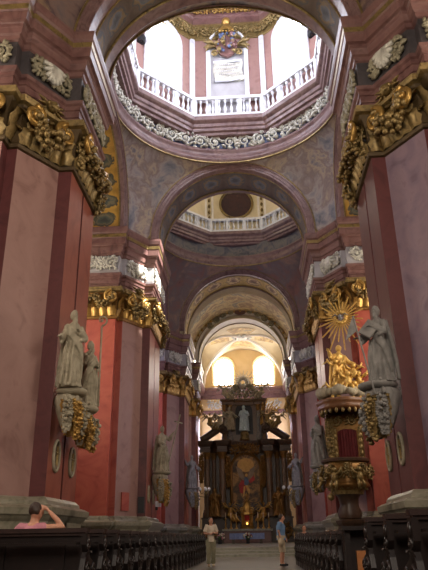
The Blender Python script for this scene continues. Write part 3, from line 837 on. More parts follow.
# choir side walls with a tall window each
for s in (-1, 1):
    C = V(s*6.2, 79.3, 0); U = V(0,-s*1.0,0); N = V(-s,0,0)
    mb = MB(); arch_wall(mb, C, U, 5.8, 0, 26, [(-s*2.5, 2.3, 11.0, 14.8)]); struct(mb, 'wall_left' if s < 0 else 'wall_right', M['plaster_white'])
    arch_window(C, U, N, -s*2.5, 2.3, 11.0, 14.8, .3, .2, M['plaster_white'], M['side_glow'], True)
    C2 = V(s*5.66, 79.2, 0); mb = MB(); arch_wall(mb, C2, U, 5.8, 20.0, 26.3, [(0, 1.6, 20.8, 23.0)]); struct(mb, 'wall_left' if s < 0 else 'wall_right', M['plaster'])
    arch_window(C2, U, N, 0, 1.6, 20.8, 23.0, .25, .2, M['plaster_white'], M['window_lunette_and_fill'], True)
    C_fill = V(s*8.6, 67.3, 0); mb = MB(); arch_wall(mb, C_fill, U, 1.6, 0, 20, [(0, 1.1, 9, 15.5)]); struct(mb, 'wall_left' if s < 0 else 'wall_right', M['plaster'])  # wall and window added to throw light on the vault and opposite pier
    arch_window(C_fill, U, N, 0, 1.1, 9, 15.5, .25, .2, M['plaster_white'], M['window_lunette_and_fill'], True)
    mb = MB(); mb.grid([[V(s*(6.2-o), y, z) for y in (73.6,85)] for o, z in ((.05,18.3),(.3,18.5),(.3,19),(.7,19.3),(.9,19.8),(.9,20.0),(0,20.2))]); struct(mb, 'trim_4', M['marble_brown'])

# ------------------------------------------------------------------ floor, outer walls
mb = MB(); mb.box(-14, 14, -8, 86, -.3, 0); struct(mb, 'floor', M['floor'])
mb = MB()
for k in range(3): mb.box(-4.95, 4.95, 36.6+1.0*k, 85, .15*k, .15*(k+1)-.001*k)
t = tag(mb.build('altar_steps', M['stone_olive']), 'broad stone steps rising to the altar behind the two standing visitors', 'steps')
for s in (-1, 1):
    C = V(s*13, 32, 0); U = V(0,-s,0)
    mb = MB()
    arch_wall(mb, C, U, 45, 0, 30, [(0.8*s*0+s*(32-31.2), 2.2, 8, 16), (s*(32-51.4), 2.2, 8, 16), (s*(32-12.4), 2.2, 8, 16)])
    struct(mb, 'wall_left' if s < 0 else 'wall_right', M['marble_pink'])
    for y in (12.4, 31.2, 51.4):
        arch_window(C, U, V(-s,0,0), s*(32-y), 2.2, 8, 16, .4, .3, M['white_marble'], M['window_chapel'] if y < 50 else M['side_glow'])
    # chapel vault over the side bays
    for y in (12.4, 31.2, 51.4):
        mb = MB(); c = arc_pts(5.3, 24)
        mb.grid([[V(s*x, y+a, 20.5+b) for a, b in c] for x in (9.8, 13)]); struct(mb, 'ceiling', M['plaster'], True)
mb = MB(); C = V(0,-8,0); arch_wall(mb, C, V(1,0,0), 14, 0, 34, [(0,3.0,8,20)]); struct(mb, 'wall_rear', M['marble_pink'])
arch_window(C, V(1,0,0), V(0,1,0), 0, 3.0, 8, 20, .4, .3, M['white_marble'], M['window_rear_fill'])  # unseen window added as general fill from behind the viewer

# ------------------------------------------------------------------ figures
def fingers(mb, wrist, d, up, s=1.0, curl=.5):
    """palm, four unequal fingers and a thumb leaving the side of the palm"""
    w = Vector(wrist); d = Vector(d).normalized(); side = d.cross(Vector(up)).normalized(); n = side.cross(d).normalized()
    mb.tube([w, w+d*.05*s, w+d*.1*s], [.026*s,.042*s,.038*s], 8, sq=.6)
    for k, L in enumerate((.07,.085,.078,.06)):
        b = w+d*.09*s+side*(.03-.02*k)*s
        mb.tube([b, b+d*L*.5*s-n*.01*s, b+d*L*.8*s-n*L*curl*.5*s, b+d*L*.85*s-n*L*curl*s], [.011*s,.0105*s,.009*s,.007*s], 6)
    b = w+d*.03*s+side*.035*s
    mb.tube([b, b+side*.03*s+d*.03*s-n*.01*s, b+side*.03*s+d*.065*s-n*.03*s], [.014*s,.012*s,.008*s], 6)
def head(mb, c, s=1.0, face=V(0,-1,0), beard=False, hair=True):
    c = Vector(c); f = Vector(face).normalized(); r = V(-f.y, f.x, 0).normalized(); u = r.cross(f) if False else V(0,0,1)
    mb.sphere(c, (.08*s,.098*s,.118*s), 14, 10); mb.sphere(c+f*.03*s-u*.05*s, (.058*s,.06*s,.07*s), 10, 7)
    mb.tube([c+f*.09*s+u*.02*s, c+f*.118*s-u*.025*s, c+f*.09*s-u*.035*s], [.011*s,.017*s,.01*s], 6)       # nose
    mb.tube([c+f*.09*s+u*.035*s-r*.045*s, c+f*.1*s+u*.04*s, c+f*.09*s+u*.035*s+r*.045*s], .012*s, 5)       # brow
    mb.tube([c+f*.088*s-u*.06*s-r*.022*s, c+f*.098*s-u*.06*s, c+f*.088*s-u*.06*s+r*.022*s], .009*s, 5)     # lips
    for q in (-1, 1):
        mb.sphere(c+r*q*.078*s, (.014*s,.022*s,.03*s), 6, 5)                                               # ear
        mb.sphere(c+f*.086*s+r*q*.032*s+u*.012*s, .013*s, 6, 5)                                            # eye
    mb.tube([c-u*.2*s, c-u*.06*s], [.055*s,.05*s], 8)
    if hair:
        for k in range(9):
            a = PI*(.15+.7*k/8)+PI/2*0; q = -f*math.sin(a)*.075*s+r*math.cos(a)*.085*s
            mb.tube([c+q*.75+u*.09*s, c+q*1.15+u*.01*s, c+q*1.1-u*.09*s], [.03*s,.04*s,.022*s], 6)
        mb.sphere(c+u*.05*s-f*.015*s, (.087*s,.1*s,.085*s), 10, 7)
    if beard:
        mb.tube([c+f*.07*s-u*.08*s, c+f*.1*s-u*.15*s, c+f*.08*s-u*.25*s], [.055*s,.05*s,.015*s], 8)
def statue_mb(arms, seed=0, beard=False, lean=.05, knee=1, face=V(0,-1,0), voxel=.0165, hood=False):
    """draped saint about 1.75 m tall standing at the origin, facing -y: one continuous surface"""
    r = random.Random(seed); ph = r.random()*6
    mb = MB(); rows = []; n = 44
    prof = [(0,.34,.28),(.12,.31,.26),(.35,.27,.23),(.6,.24,.2),(.82,.225,.185),(1.0,.18,.145),(1.12,.185,.145),(1.26,.215,.15),(1.37,.215,.135),(1.43,.15,.11),(1.5,.065,.065)]
    Z = [p[0] for p in prof]
    steps = [1.5*k/30 for k in range(31)]
    for z in steps:
        i = max(k for k in range(len(Z)) if Z[k] <= z+1e-9); i = min(i, len(Z)-2)
        t = (z-Z[i])/(Z[i+1]-Z[i]); rx = prof[i][1]*(1-t)+prof[i+1][1]*t; ry = prof[i][2]*(1-t)+prof[i+1][2]*t
        amp = .19*max(0, 1-z/1.3)+.02
        cx = lean*math.sin(z*2.2)*1.0; row = []
        for k in range(n):
            a = 2*PI*k/n
            f = 1+amp*(.6*math.sin(8*a+2.4*z+ph)+.4*math.sin(13*a-3*z+ph*2))
            kx = .16*math.exp(-((z-.62)/.22)**2)*max(0, math.cos(a-(-PI/2+.45*knee)))**4
            row.append(V(cx+rx*f*math.cos(a)*(1+kx), ry*f*math.sin(a)*(1+kx*1.6), z))
        rows.append(row)
    mb.grid(rows, cu=True); mb.poly(rows[0][::-1]); mb.poly(rows[-1])
    # mantle: folds from one shoulder across to the other hip and down to the hem
    for q in range(4):
        o = .045*q
        mb.tube([V(.2*knee,.05,1.42-o),V(.14*knee,-.13,1.28-o),V(-.06*knee,-.19,1.08-o),V(-.2*knee,-.14,.92-o),V(-.27*knee,-.02,.7-o*2),V(-.3*knee,.02,.35-o)], [.05,.05,.055,.06,.06,.03], 7)
    for q in range(5):
        x = -.2+.1*q
        mb.tube([V(x,.12,1.4),V(x*1.2,.2,1.0),V(x*1.4,.25+.02*math.sin(q*2),.5),V(x*1.6,.26,.05)], [.06,.06,.07,.05], 7)
    for q in range(3):
        mb.tube([V(knee*(.02+.1*q),-.18+.02*q,1.0),V(knee*(.06+.1*q),-.27+.03*q,.6),V(knee*(.05+.12*q),-.25+.03*q,.3),V(knee*(.08+.13*q),-.29+.05*q,.03)], [.03,.045,.04,.05], 7)
    for s, pts in zip((-1, 1), arms):
        sh = V(s*.2+lean*.1,0,1.37); e, w = Vector(pts[0]), Vector(pts[1])
        mb.tube([sh, sh.lerp(e,.5)-V(0,0,.01), e, e.lerp(w,.55), w], [.085,.085,.095,.085,.06], 9)
        mb.tube([e, e.lerp(w,.5)-V(0,0,.1), e.lerp(w,.75)-V(0,0,.16)], [.07,.06,.03], 7)
        fingers(mb, w, (w-e), V(0,0,1), 1.15)
    hc = V(lean*.3, -.02, 1.64)
    head(mb, hc, 1.05, face, beard)
    if hood:
        mb.tube([hc+V(0,.02,.13), hc+V(0,.1,.05), hc+V(0,.1,-.1), hc+V(0,.08,-.25)], [.07,.1,.1,.12], 10)
    for s in (-1, 1): mb.tube([V(s*.1,-.2,.035), V(s*.12,-.34,.03)], [.05,.035], 8)
    return remesh(mb, voxel, 1)
def place(mb, loc, rz, s): return Matrix.Translation(loc) @ Matrix.Rotation(rz, 4, 'Z') @ Matrix.Scale(s, 4)
def slim(loc, rz, s): return place(None, loc, rz, s) @ Matrix.Diagonal((.76, .82, 1, 1))
def put(mb, name, mats, parent, mat, smooth=True):
    q = MB(); q.merge(mb, mat); return q.build(name, mats, parent, smooth)
A_STAFF = ((V(-.36,-.12,1.1), V(-.32,-.3,1.28)), (V(.34,-.05,1.12), V(.16,-.26,1.08)))
A_BOOK = ((V(-.33,-.1,1.08), V(-.45,-.34,1.05)), (V(.32,-.12,1.1), V(.1,-.3,1.2)))
A_CROSS = ((V(-.3,-.12,1.1), V(-.1,-.28,1.05)), (V(.4,-.1,1.25), V(.56,-.26,1.5)))
A_PRAY = ((V(-.3,-.12,1.08), V(-.05,-.28,1.22)), (V(.3,-.12,1.08), V(.05,-.28,1.22)))
A_WIDE = ((V(-.42,-.1,1.2), V(-.62,-.25,1.4)), (V(.38,-.1,1.1), V(.5,-.3,1.0)))
S_STAFF = statue_mb(A_STAFF, 1, True, .05, 1, V(.5,-1,0)); S_BEARD = statue_mb(A_BOOK, 2, True, -.04, -1, V(.3,-1,0)); S_CROSS = statue_mb(A_CROSS, 3, False, .06, 1)
S_PRAY = statue_mb(A_PRAY, 4, False, -.05, -1, V(0,-1,0), .022, True); S_WIDE = statue_mb(A_WIDE, 5, False, .06, 1, V(.3,-1,0), .022)

def bracket(root, c, N, w, h, seed, mats=('statue','gold')):
    """carved console below a statue: slab, scroll body and gilded acanthus drops; c = top middle at the wall, N outward"""
    c = Vector(c); N = Vector(N); T = V(-N.y, N.x, 0)
    mb = MB(); p = c+N*w*.6
    mb.lathe([(.01,-.0),(w*.52,0),(w*.55,-.06),(w*.5,-.14),(w*.42,-.2),(.01,-.2)], p, 14)
    mb.build('console_slab', M[mats[0]], root, True)
    mb = MB(); mb.lathe([(w*.42,-.2),(w*.46,-.35),(w*.36,-h*.5),(w*.2,-h*.75),(.03,-h*.95)], p-N*w*.12, 14, fn=lambda a, z: 1+.1*math.sin(7*a+z*4))
    for s in (-1, 1): spiral(mb, p+T*s*w*.36-V(0,0,.42)-N*.05, T*s, N, w*.2, 1.6, .06, 18, 0, 6, 1)
    mb.build('console_body', M[mats[0]], root, True)
    mb = MB(); r = random.Random(seed)
    for k in range(9):
        a = PI*(k/8); d = (N*math.sin(a)+T*math.cos(a)).normalized(); U = V(-d.y, d.x, 0)
        leaf(mb, p-N*w*.1+d*w*.3-V(0,0,h*(.62+.1*(k % 2))), U, d, h*.36, w*.26, w*.2)
        leaf(mb, p-N*w*.1+d*w*.16-V(0,0,h*(.92+.06*(k % 2))), U, d, h*.34, w*.2, w*.16)
    for k in range(10):
        a = PI*(.1+.8*k/9); d = (N*math.sin(a)+T*math.cos(a)); mb.sphere(p-N*w*.1+d*w*.42-V(0,0,h*(.35+.25*r.random())), .07, 6, 5)
    for k in range(11):
        a = PI*(k/10); d = (N*math.sin(a)+T*math.cos(a)).normalized(); U = V(-d.y, d.x, 0)
        leaf(mb, p-N*w*.12+d*w*.36-V(0,0,h*(.5+.08*(k % 2))), U, d, h*.34, w*.24, w*.16)
    mb.build('gilded_foliage', M[mats[1]], root, True)
    for k in range(5):
        a = PI*(.1+.8*k/4); d = (N*math.sin(a)+T*math.cos(a)).normalized()
        q = MB(); drop(q, p-N*w*.12+d*w*.3-V(0,0,h*.3), h*(.65+.12*(k % 2)), d, w*.1, seed+k); q.build('foliage_drop', M[mats[k % 2]], root, True)
# left near pair
t = thing('saint_statue', 'tall bearded stone saint standing behind a smaller companion on the pink near pier', 'statue', (-5.3, 21.0, 5.4), 'stone statues on the piers')
put(S_BEARD, 'body', M['statue'], t, slim((-4.97,19.45,5.5), -.35+PI/2*.55, 1.5)); bracket(t, (-5.55,19.75,5.5), (1,0,0), .95, 1.5, 1)
t = thing('saint_statue', 'smaller stone saint with a long staff beside the tall bearded saint', 'statue', (-5.3, 22.3, 5.3), 'stone statues on the piers')
put(S_STAFF, 'body', M['statue'], t, slim((-4.9,21.35,5.25), PI/2*.6, 1.36)); bracket(t, (-5.55,21.35,5.25), (1,0,0), .95, 1.4, 2)
mb = MB(); mb.tube([V(-4.45,21.2,5.35), V(-4.5,21.3,8.2)], .035, 6); spiral(mb, (-4.5,21.3,8.42), V(1,0,0), V(0,-1,0), .22, 1.2, .04, 16, -PI/2, 5, 1); mb.build('staff', M['statue'], t, True)
# right near: book and flag staff
t = thing('saint_statue', 'grey stone saint holding a book and a flag topped staff on the purple near pier', 'statue', (5.3, 19.9, 5.5), 'stone statues on the piers')
put(S_BEARD, 'body', M['statue_grey'], t, slim((5.03,19.5,5.4), -.85, 1.45)); bracket(t, (5.55,19.75,5.42), (-1,0,0), 1.15, 1.7, 3, ('statue_grey','gold_dark'))
mb = MB(); mb.tube([V(4.62,19.1,5.0), V(4.2,19.1,7.5)], .03, 6); mb.build('staff', M['statue_grey'], t)
mb = MB(); pts = [V(4.26,19.1,7.0),V(3.9,19.05,6.7),V(4.02,19.1,7.1),V(4.19,19.1,7.5)]; mb.poly(pts); mb.poly([p+V(0,.04,0) for p in pts]); mb.grid([pts,[p+V(0,.04,0) for p in pts]], cu=True); mb.build('pennant', M['statue_grey'], t)
mb = MB(); q = Matrix.Translation((4.7,19.25,7.1)) @ Matrix.Rotation(.7,4,'Y') @ Matrix.Rotation(-.4,4,'Z'); mb.box(-.22,.22,-.05,.05,-.28,.28,0,q); mb.build('book', M['statue_grey'], t)
# mid left: cross
t = thing('saint_statue', 'stone saint lifting a tall thin cross on the red marble pier', 'statue', (-5.3, 40, 4.9), 'stone statues on the piers')
put(S_CROSS, 'body', M['statue'], t, slim((-4.93,40.3,4.9), PI/2*.5, 1.6)); bracket(t, (-5.55,40.3,4.9), (1,0,0), 1.1, 1.9, 4)
mb = MB(); mb.tube([V(-4.45,40.3,5.5), V(-3.75,40.3,8.45)], .045, 6); mb.tube([V(-4.13,40.3,8.02), V(-3.6,40.3,7.86)], .045, 6); mb.build('cross', M['statue'], t)
# mid right, partly behind the pulpit
t = thing('saint_statue', 'grey stone saint beside the pulpit opening with the red curtain', 'statue', (5.3, 40, 5), 'stone statues on the piers')
put(S_PRAY, 'body', M['statue_grey'], t, slim((4.93,39.6,5.0), -.8, 1.7)); bracket(t, (5.55,39.6,5.0), (-1,0,0), 1.1, 1.6, 5, ('statue_grey','gold_dark'))
for s, lb in ((-1, 'pale saint statue low on the dark pier behind the woman in white top'), (1, 'pale saint statue low on the dark pier near the altar, beyond the pulpit')):
    t = thing('saint_statue', lb, 'statue', (s*5.2, 61, 4.6), 'stone statues on the piers')
    m = slim((s*4.9,60.5,5.4), -s*.5, 1.65)
    if s > 0: m = m @ Matrix.Scale(-1, 4, (1,0,0))
    put(S_WIDE, 'body', M['statue_grey'], t, m); bracket(t, (s*5.55,60.5,5.4), (-s,0,0), 1.2, 1.8, 6+s, ('statue_grey','gold_dark'))

# oval consecration medallions, plaques and small fittings on the piers
for s, y, nm in ((-1,20.35,'oval gilt medallion low on the pink near pier, nearer of its pair'), (-1,22.2,'oval gilt medallion low on the pink near pier, farther of its pair'),
                 (1,20.5,'oval medallion low on the purple near pier, nearer of its pair'), (1,22.4,'oval medallion low on the purple near pier, farther of its pair'),
                 (-1,39.2,'oval medallion low on the red marble pier, nearer of its pair'), (-1,41.2,'oval medallion low on the red marble pier, farther of its pair')):
    z = 3.5; mat_ = 'statue'
    t = thing('oval_medallion', nm, 'medallion', (s*5.55, y, z), 'oval medallions on the piers')
    mb = MB(); mb.tube([V(s*5.51, y+.3*math.cos(a), z+.48*math.sin(a)) for a in [2*PI*k/24 for k in range(24)]], .055, 6, closed=True); mb.build('rim', M[mat_], t, True)
    mb = MB(); pts = [V(s*5.53, y+.28*math.cos(2*PI*k/24), z+.46*math.sin(2*PI*k/24)) for k in range(24)]; mb.poly(pts); mb.build('face', M['marble_brown'], t)
    mb = MB(); mb.tube([V(s*5.5,y,z-.3),V(s*5.5,y,z+.3)], .05, 4); mb.tube([V(s*5.5,y-.16,z+.08),V(s*5.5,y+.16,z+.08)], .05, 4); mb.build('cross', M['gold_dark'], t)
t = tag((lambda mb: (mb.box(-6.02,-5.62,19.84,19.9,2.5,3.3), mb.build('wall_plaque', M['silver_dark']))[1])(MB()), 'narrow grey plaque on the dark edge of the pink near pier', 'plaque')
t = tag((lambda mb: (mb.box(5.75,6.0,19.84,19.9,2.7,3.6), mb.build('wall_plaque', M['silver_dark']))[1])(MB()), 'narrow grey plaque on the dark edge of the purple near pier', 'plaque')
t = tag((lambda mb: (mb.obox((-6.6,37.45), V(1,1.6,0).normalized(), V(.85,-.53,0), .3, .04, 2.5, 3.5), mb.build('wall_panel', M['marble_red']))[1])(MB()), 'small reddish panel low on the chamfer of the red marble pier', 'panel')
t = thing('loudspeaker', 'small pale loudspeaker on the pier below the statue raising a cross', 'loudspeaker', (-5.5,42.3,3.0))
mb = MB(); mb.box(-5.53,-5.2,42.15,42.45,2.9,3.25); mb.build('box', M['white_marble'], t)
mb = MB(); mb.box(-5.55,-5.4,42.25,42.35,2.7,2.95); mb.build('bracket', M['dark'], t)
t = tag((lambda mb: (mb.box(-5.99,-5.62,38.3,38.39,2.4,3.3), mb.build('offering_box', M['dark']))[1])(MB()), 'dark narrow box on the edge of the red marble pier', 'box')

M['curtain_red'] = stone('curtain_red', [(74,6,12),(98,10,18)], 3, .8)
M['wood_canopy'] = stone('canopy_wood', [(84,52,32),(120,80,48),(100,66,40)], 3, .4)
# ------------------------------------------------------------------ pulpit on the chamfer of the pier
px, py = 5.95, 36.0
PN = V(-1.6,-1,0).normalized(); PT = V(-PN.y, PN.x, 0)
t = thing('pulpit', 'gilded pulpit with red curtain, canopy and gold figures on the orange red pier', 'pulpit', (px, py, 0))
mb = MB(); mb.lathe([(.9,0),(.9,.3),(.7,.45),(.62,.6),(.62,1.45),(.75,1.6),(.8,1.75),(.45,1.85)], (px,py,0), 8); mb.build('base', M['altar_brown'], t)
mb = MB(); mb.lathe([(.6,1.85),(.66,2.1),(.5,2.5),(.56,2.9),(.85,3.25)], (px,py,0), 12, fn=lambda a, z: 1+.12*math.sin(6*a)); mb.build('stem', M['altar_brown'], t, True)
mb = MB(); mb.lathe([(.4,3.0),(.8,3.2),(1.1,3.42),(1.22,3.5),(1.16,3.6),(1.1,3.75),(1.22,4.1),(1.22,4.5),(1.12,4.72)], (px,py,0), 32, fn=lambda a, z: 1+.03*math.cos(8*a)); mb.build('basket', M['gold_deep'], t, True)
mb = MB(); mb.lathe([(1.12,4.7),(1.32,4.74),(1.34,4.86),(1.22,4.92),(1.0,4.92)], (px,py,0), 32); mb.build('rail', M['altar_brown'], t)
mb = MB()
for k in range(12):
    a = PI*.9+PI*1.25*k/11; n = V(math.cos(a), math.sin(a), 0); U = V(-n.y, n.x, 0); p = V(px,py,0)+n*1.2
    if k % 2 == 0: scroll_relief(mb, p+n*.02+V(0,0,3.75), U, n, .9, .7, .9, k, .6, 0, .1)
    else:
        drop(mb, p-n*.08+V(0,0,4.55), .6, n, .08, k); cherub(mb, p+n*.05+V(0,0,4.5), n, .16)
    mb.build('gilded_relief', M['gold_dark'], t, True); mb = MB(); leaf(mb, V(px,py,0)+n*.75+V(0,0,3.05), U, n, .42, .5, .3); mb.build('acanthus_leaf', M['gold_dark'], t, True); mb = MB()
for a in (PI*1.0, PI*1.3, PI*1.62):
    n = V(math.cos(a), math.sin(a), 0); c = V(px,py,0)+n*1.35; mb = MB()
    mb.sphere(c+V(0,0,3.9), (.2,.2,.28), 9, 7); mb.sphere(c+V(0,0,4.28), .15, 9, 7)
    for q in (-1, 1): mb.tube([c+V(0,0,4.05)+V(-n.y,n.x,0)*q*.15, c+V(0,0,4.15)+V(-n.y,n.x,0)*q*.4+n*.1, c+V(0,0,4.4)+V(-n.y,n.x,0)*q*.45], [.08,.07,.05], 7)
    for q in (-1, 1): mb.tube([c+V(0,0,3.75)+V(-n.y,n.x,0)*q*.1, c+V(0,0,3.5)+V(-n.y,n.x,0)*q*.16+n*.2, c+V(0,0,3.25)+V(-n.y,n.x,0)*q*.12+n*.08], [.1,.09,.05], 7)
    mb.build('putto', M['gold_dark'], t, True)
mb = MB(); mb.lathe([(.02,2.72),(.16,2.8),(.2,2.95),(.08,3.1)], (px-1.0,py-.5,0), 10); mb.tube([V(px-1.0,py-.5,3.05),V(px-.85,py-.4,3.35)], .06, 6); mb.build('pendant_drop', M['gold_dark'], t, True)
# back panel with the curtain
bc = V(6.25, 37.0, 0); BU = V(.92,-.28,0).normalized(); BN = V(-BU.y*-1, -BU.x, 0); BN = V(-.28,-.92,0).normalized(); BU = V(.92,-.28,0).normalized()
mb = MB(); mb.obox((bc.x, bc.y), BU, BN, 1.0, .06, 4.5, 7.6); mb.build('back_panel', M['gold_deep'], t)
mb = MB(); rows = []
for z in (4.75, 5.2, 5.8, 6.3, 6.6):
    rows.append([bc+BN*(.12+.05*math.sin(k*1.9))+BU*(.1+(-.55+1.1*k/22))*1.0+V(0,0,z+(.12*math.sin(PI*k/22) if z > 6.5 else 0)) for k in range(23)])
mb.grid(rows); mb.build('curtain', M['curtain_red'], t, True)
mb = MB()
scroll_relief(mb, bc+BN*.1+V(0,0,6.75), BU, BN, 1.9, .8, .95, 3, .6, 0, .14)
for s in (-.62, .85):
    for q in range(6): mb.sphere(bc+BN*.16+BU*s+V(0,0,5.0+.33*q), (.13,.13,.2), 7, 5)
mb.build('back_relief', M['gold_dark'], t, True)
mb = MB(); drop(mb, bc+BN*.1-BU*.85+V(0,0,7.3), 2.2, BN, .15, 8); mb.build('festoon', M['gold_dark'], t, True)
mb = MB(); mb.lathe([(1.0,7.55),(1.3,7.6),(1.42,7.75),(1.35,7.85),(1.45,7.95),(1.5,8.15),(1.35,8.2),(.9,8.3),(.01,8.35)], (px+.15,py+.15,0), 32, fn=lambda a, z: 1+.035*math.cos(8*a)); mb.build('canopy', M['wood_canopy'], t, True)
mb = MB()
for k in range(22):
    a = 2*PI*k/22; n = V(math.cos(a), math.sin(a), 0); mb = MB(); mb.sphere(V(px+.15,py+.15,7.5)+n*1.25, (.1,.1,.16), 6, 5); mb.build('tassel', M['gold_dark'], t, True)
mb = MB(); r = random.Random(4)
for k in range(26):
    a = PI*.75+PI*1.4*k/25; n = V(math.cos(a), math.sin(a), 0); mb.sphere(V(px+.15,py+.15,8.5+.18*r.random())+n*r.uniform(.75,1.3), r.uniform(.2,.34), 9, 7)
mb.build('cloud', M['statue'], t, True, {'label': 'pale gilt clouds on the canopy'})
m = place(None, (px+.2,py+.1,8.7), .5, 1.6); q = MB(); q.merge(S_WIDE, m); q.build('crowning_figure', M['gold_bright'], t, True)
mb = MB()
for k, (dx, dy, z, s) in enumerate(((.7,-.2,8.7,.5),(-.5,-.5,8.6,.45),(.75,0,9.8,.45),(.3,-.55,9.2,.45),(-.3,-.3,10.0,.4),(1.0,-.1,9.3,.4))):
    c = V(px+.2+dx, py+dy, z); mb = MB()
    mb.sphere(c, (.22*s/.45,.22,.32), 9, 7); mb.sphere(c+V(0,-.05,.42), .17, 9, 7)
    for e in (-1, 1):
        mb.tube([c+V(e*.15,-.05,.2), c+V(e*.4,-.2,.3), c+V(e*.5,-.2,.55)], [.08,.07,.05], 6)
        mb.tube([c+V(e*.1,-.1,-.2), c+V(e*.2,-.3,-.35), c+V(e*.25,-.2,-.65)], [.1,.09,.05], 6)
        mb.tube([c+V(e*.1,.12,.25), c+V(e*.45,.2,.5), c+V(e*.75,.2,.3)], [.06,.14,.04], 6, sq=.4)
    mb.build('putto', M['gold_bright'], t, True)
# sunburst
c = V(6.49, 36.0, 13.2); N = PN.lerp(V(0,-1,0), .6).normalized(); T = V(-N.y, N.x, 0)
t = thing('gilded_sunburst', 'gold sunburst of long rays above the pulpit figures', 'sunburst', c)
r = random.Random(12)
for k in range(28):
    a = 2*PI*k/28+.03; L = (.85+.32*(k % 2)+.15*r.random())*(1.25 if math.sin(a) < -.3 else 1.1)
    d = T*math.cos(a)+V(0,0,math.sin(a)); L *= 1.3 if math.sin(a) < -.75 else 1; e = T*-math.sin(a)+V(0,0,math.cos(a))
    mb = MB(); p0 = c+d*.35; p1 = c+d*L
    o = [p0-e*.04, p0+e*.04, p1+e*.035, p1+d*.05, p1-e*.035]
    mb.poly(o); mb.grid([o, [p+N*.07 for p in o]], cu=True); mb.poly([p+N*.07 for p in o]); mb.build('ray', M['gold_bright'], t)
mb = MB()
for k in range(13):
    a = 2*PI*k/13; mb.sphere(c+N*.12+T*math.cos(a)*.32+V(0,0,math.sin(a)*.32), .12, 8, 6)
mb.build('cloud_ring', M['gold_bright'], t, True)
mb = MB(); mb.sphere(c+N*.2, (.13,.13,.2), 9, 7)
for e in (-1, 1): mb.tube([c+N*.22+T*e*.05, c+N*.24+T*e*.3+V(0,0,.18), c+N*.24+T*e*.5+V(0,0,.05)], [.05,.1,.03], 6, sq=.5)
mb.build('dove', M['statue_grey'], t, True, {'label': 'grey dove'})
mb = MB(); mb.tube([c, c-N*1.3], .05, 6); mb.build('bracket', M['dark'], t)

# ------------------------------------------------------------------ high altar
AZ = .45; AY = 76.0
t = thing('high_altar', 'tall dark brown and gold high altar with columns filling the end of the choir', 'altar', (0, AY, AZ))
mb = MB(); mb.box(-5.2,5.2,76.2,78.2,AZ,3.0); mb.box(-5.3,5.3,76.0,78.2,3.0,3.2); mb.box(-5.0,5.0,76.9,78.0,3.2,11.2)
for s in (-1, 1): mb.box(s*3.4-.4+s*.0, s*3.4+.4, 76.4, 77, 3.2, 10.6)
mb.build('back_wall', M['altar_brown'], t)
def fancy_column(x, y, z0, z1, r, mat='altar_column'):
    mb = MB(); mb.lathe([(r*1.5,z0),(r*1.5,z0+.5),(r*1.25,z0+.55),(r*1.3,z0+.75),(r*1.02,z0+.85),(r,z0+1.2),(r*.86,z1-.75)], (x,y,0), 14); col = mb.build('column', M[mat], t, True)
    mb = MB(); mb.lathe([(r*.86,z1-.75),(r*.95,z1-.7),(r*.95,z1-.4),(r*1.5,z1-.06),(r*1.5,z1)], (x,y,0), 10)
    for q in range(8):
        n = V(math.cos(q*PI/4), math.sin(q*PI/4), 0); leaf(mb, V(x,y,z1-.7)+n*r*.8, V(-n.y,n.x,0), n, .5, r*.9, r*.6)
    mb.build('column_capital', M['gold_deep'], col, True)
for x, y, r in ((-4.55,75.9,.36),(-2.75,75.6,.4),(2.75,75.6,.4),(4.55,75.9,.36),(-3.75,76.5,.3),(3.75,76.5,.3)): fancy_column(x, y, 3.2, 10.4, r)
mb = MB()
pl = [(-5.4,78),(-5.4,75.4),(-4.1,75.4),(-3.9,76.0),(-3.3,75.1),(-2.1,75.1),(-1.8,76.2),(1.8,76.2),(2.1,75.1),(3.3,75.1),(3.9,76.0),(4.1,75.4),(5.4,75.4),(5.4,78)]
pl = pl[::-1]
mb.sweep(pl, [(-.2,10.4),(0,10.45),(.02,10.7),(-.06,10.75),(-.06,11.1),(.1,11.15),(.2,11.35),(.28,11.6),(.25,11.75),(-.9,11.8)]); mb.build('entablature', M['altar_brown'], t)
mb = MB()
for s in (-1, 1):
    pts = [V(s*(5.2-2.6*math.sin(PI/2*k/12)), 75.7, 11.8+2.0*(1-math.cos(PI/2*k/12)) if False else 11.8+1.7*math.sin(PI/2*k/12)) for k in range(13)]
    mb.tube(pts, [.5]*10+[.45,.4,.35], 8, sq=.9)
    spiral(mb, (s*2.5,75.6,13.1), V(-s,0,0), V(0,-1,0), .55, 1.7, .2, 20, PI/2, 7, 1); mb.build('pediment_scroll', M['altar_brown'], t, True); mb = MB()
# painting
mb = MB(); N_ = V(0,-1,0); Uu = V(1,0,0)
fl = [arch_line(V(0,76.6,0), Uu, 0, w, 4.8+(1.55-w)*1, 8.6, N_, o) for w, o in ((1.55,.0),(1.6,.2),(1.75,.28),(1.9,.2),(1.95,-.1))]
mb.grid(fl); fr_ = mb.build('painting_frame', M['gold_deep'], t)
def canvas_mat():
    m, nt, b = _new('altar_canvas'); tc = nt.nodes.new('ShaderNodeTexCoord'); 
    f = noise(nt, .9, 6, 1.5)
    nt.links.new(ramp(nt, f, [(.3,(48,34,26)),(.48,(110,84,48)),(.58,(176,134,74)),(.72,(84,64,46))]), b.inputs['Base Color']); b.inputs['Roughness'].default_value = .5; return m
M['canvas'] = canvas_mat(); M['canvas_red'] = stone('canvas_red', [(140,24,26),(190,40,34)], 2, .5); M['canvas_blue'] = stone('canvas_blue', [(60,80,110),(90,116,150)], 2, .5); M['canvas_gold'] = stone('canvas_gold', [(196,150,74),(222,178,96)], 2, .5)
M['canvas_wing'] = stone('canvas_wing', [(120,104,84),(160,140,116)], 2, .5)
mb = MB(); mb.poly(arch_line(V(0,76.6,0), Uu, 0, 1.55, 4.8, 8.6, N_, .02))
def flat(pts, mi): mb.poly([V(x, 76.57-.004*mi, z) for x, z in pts], mi)
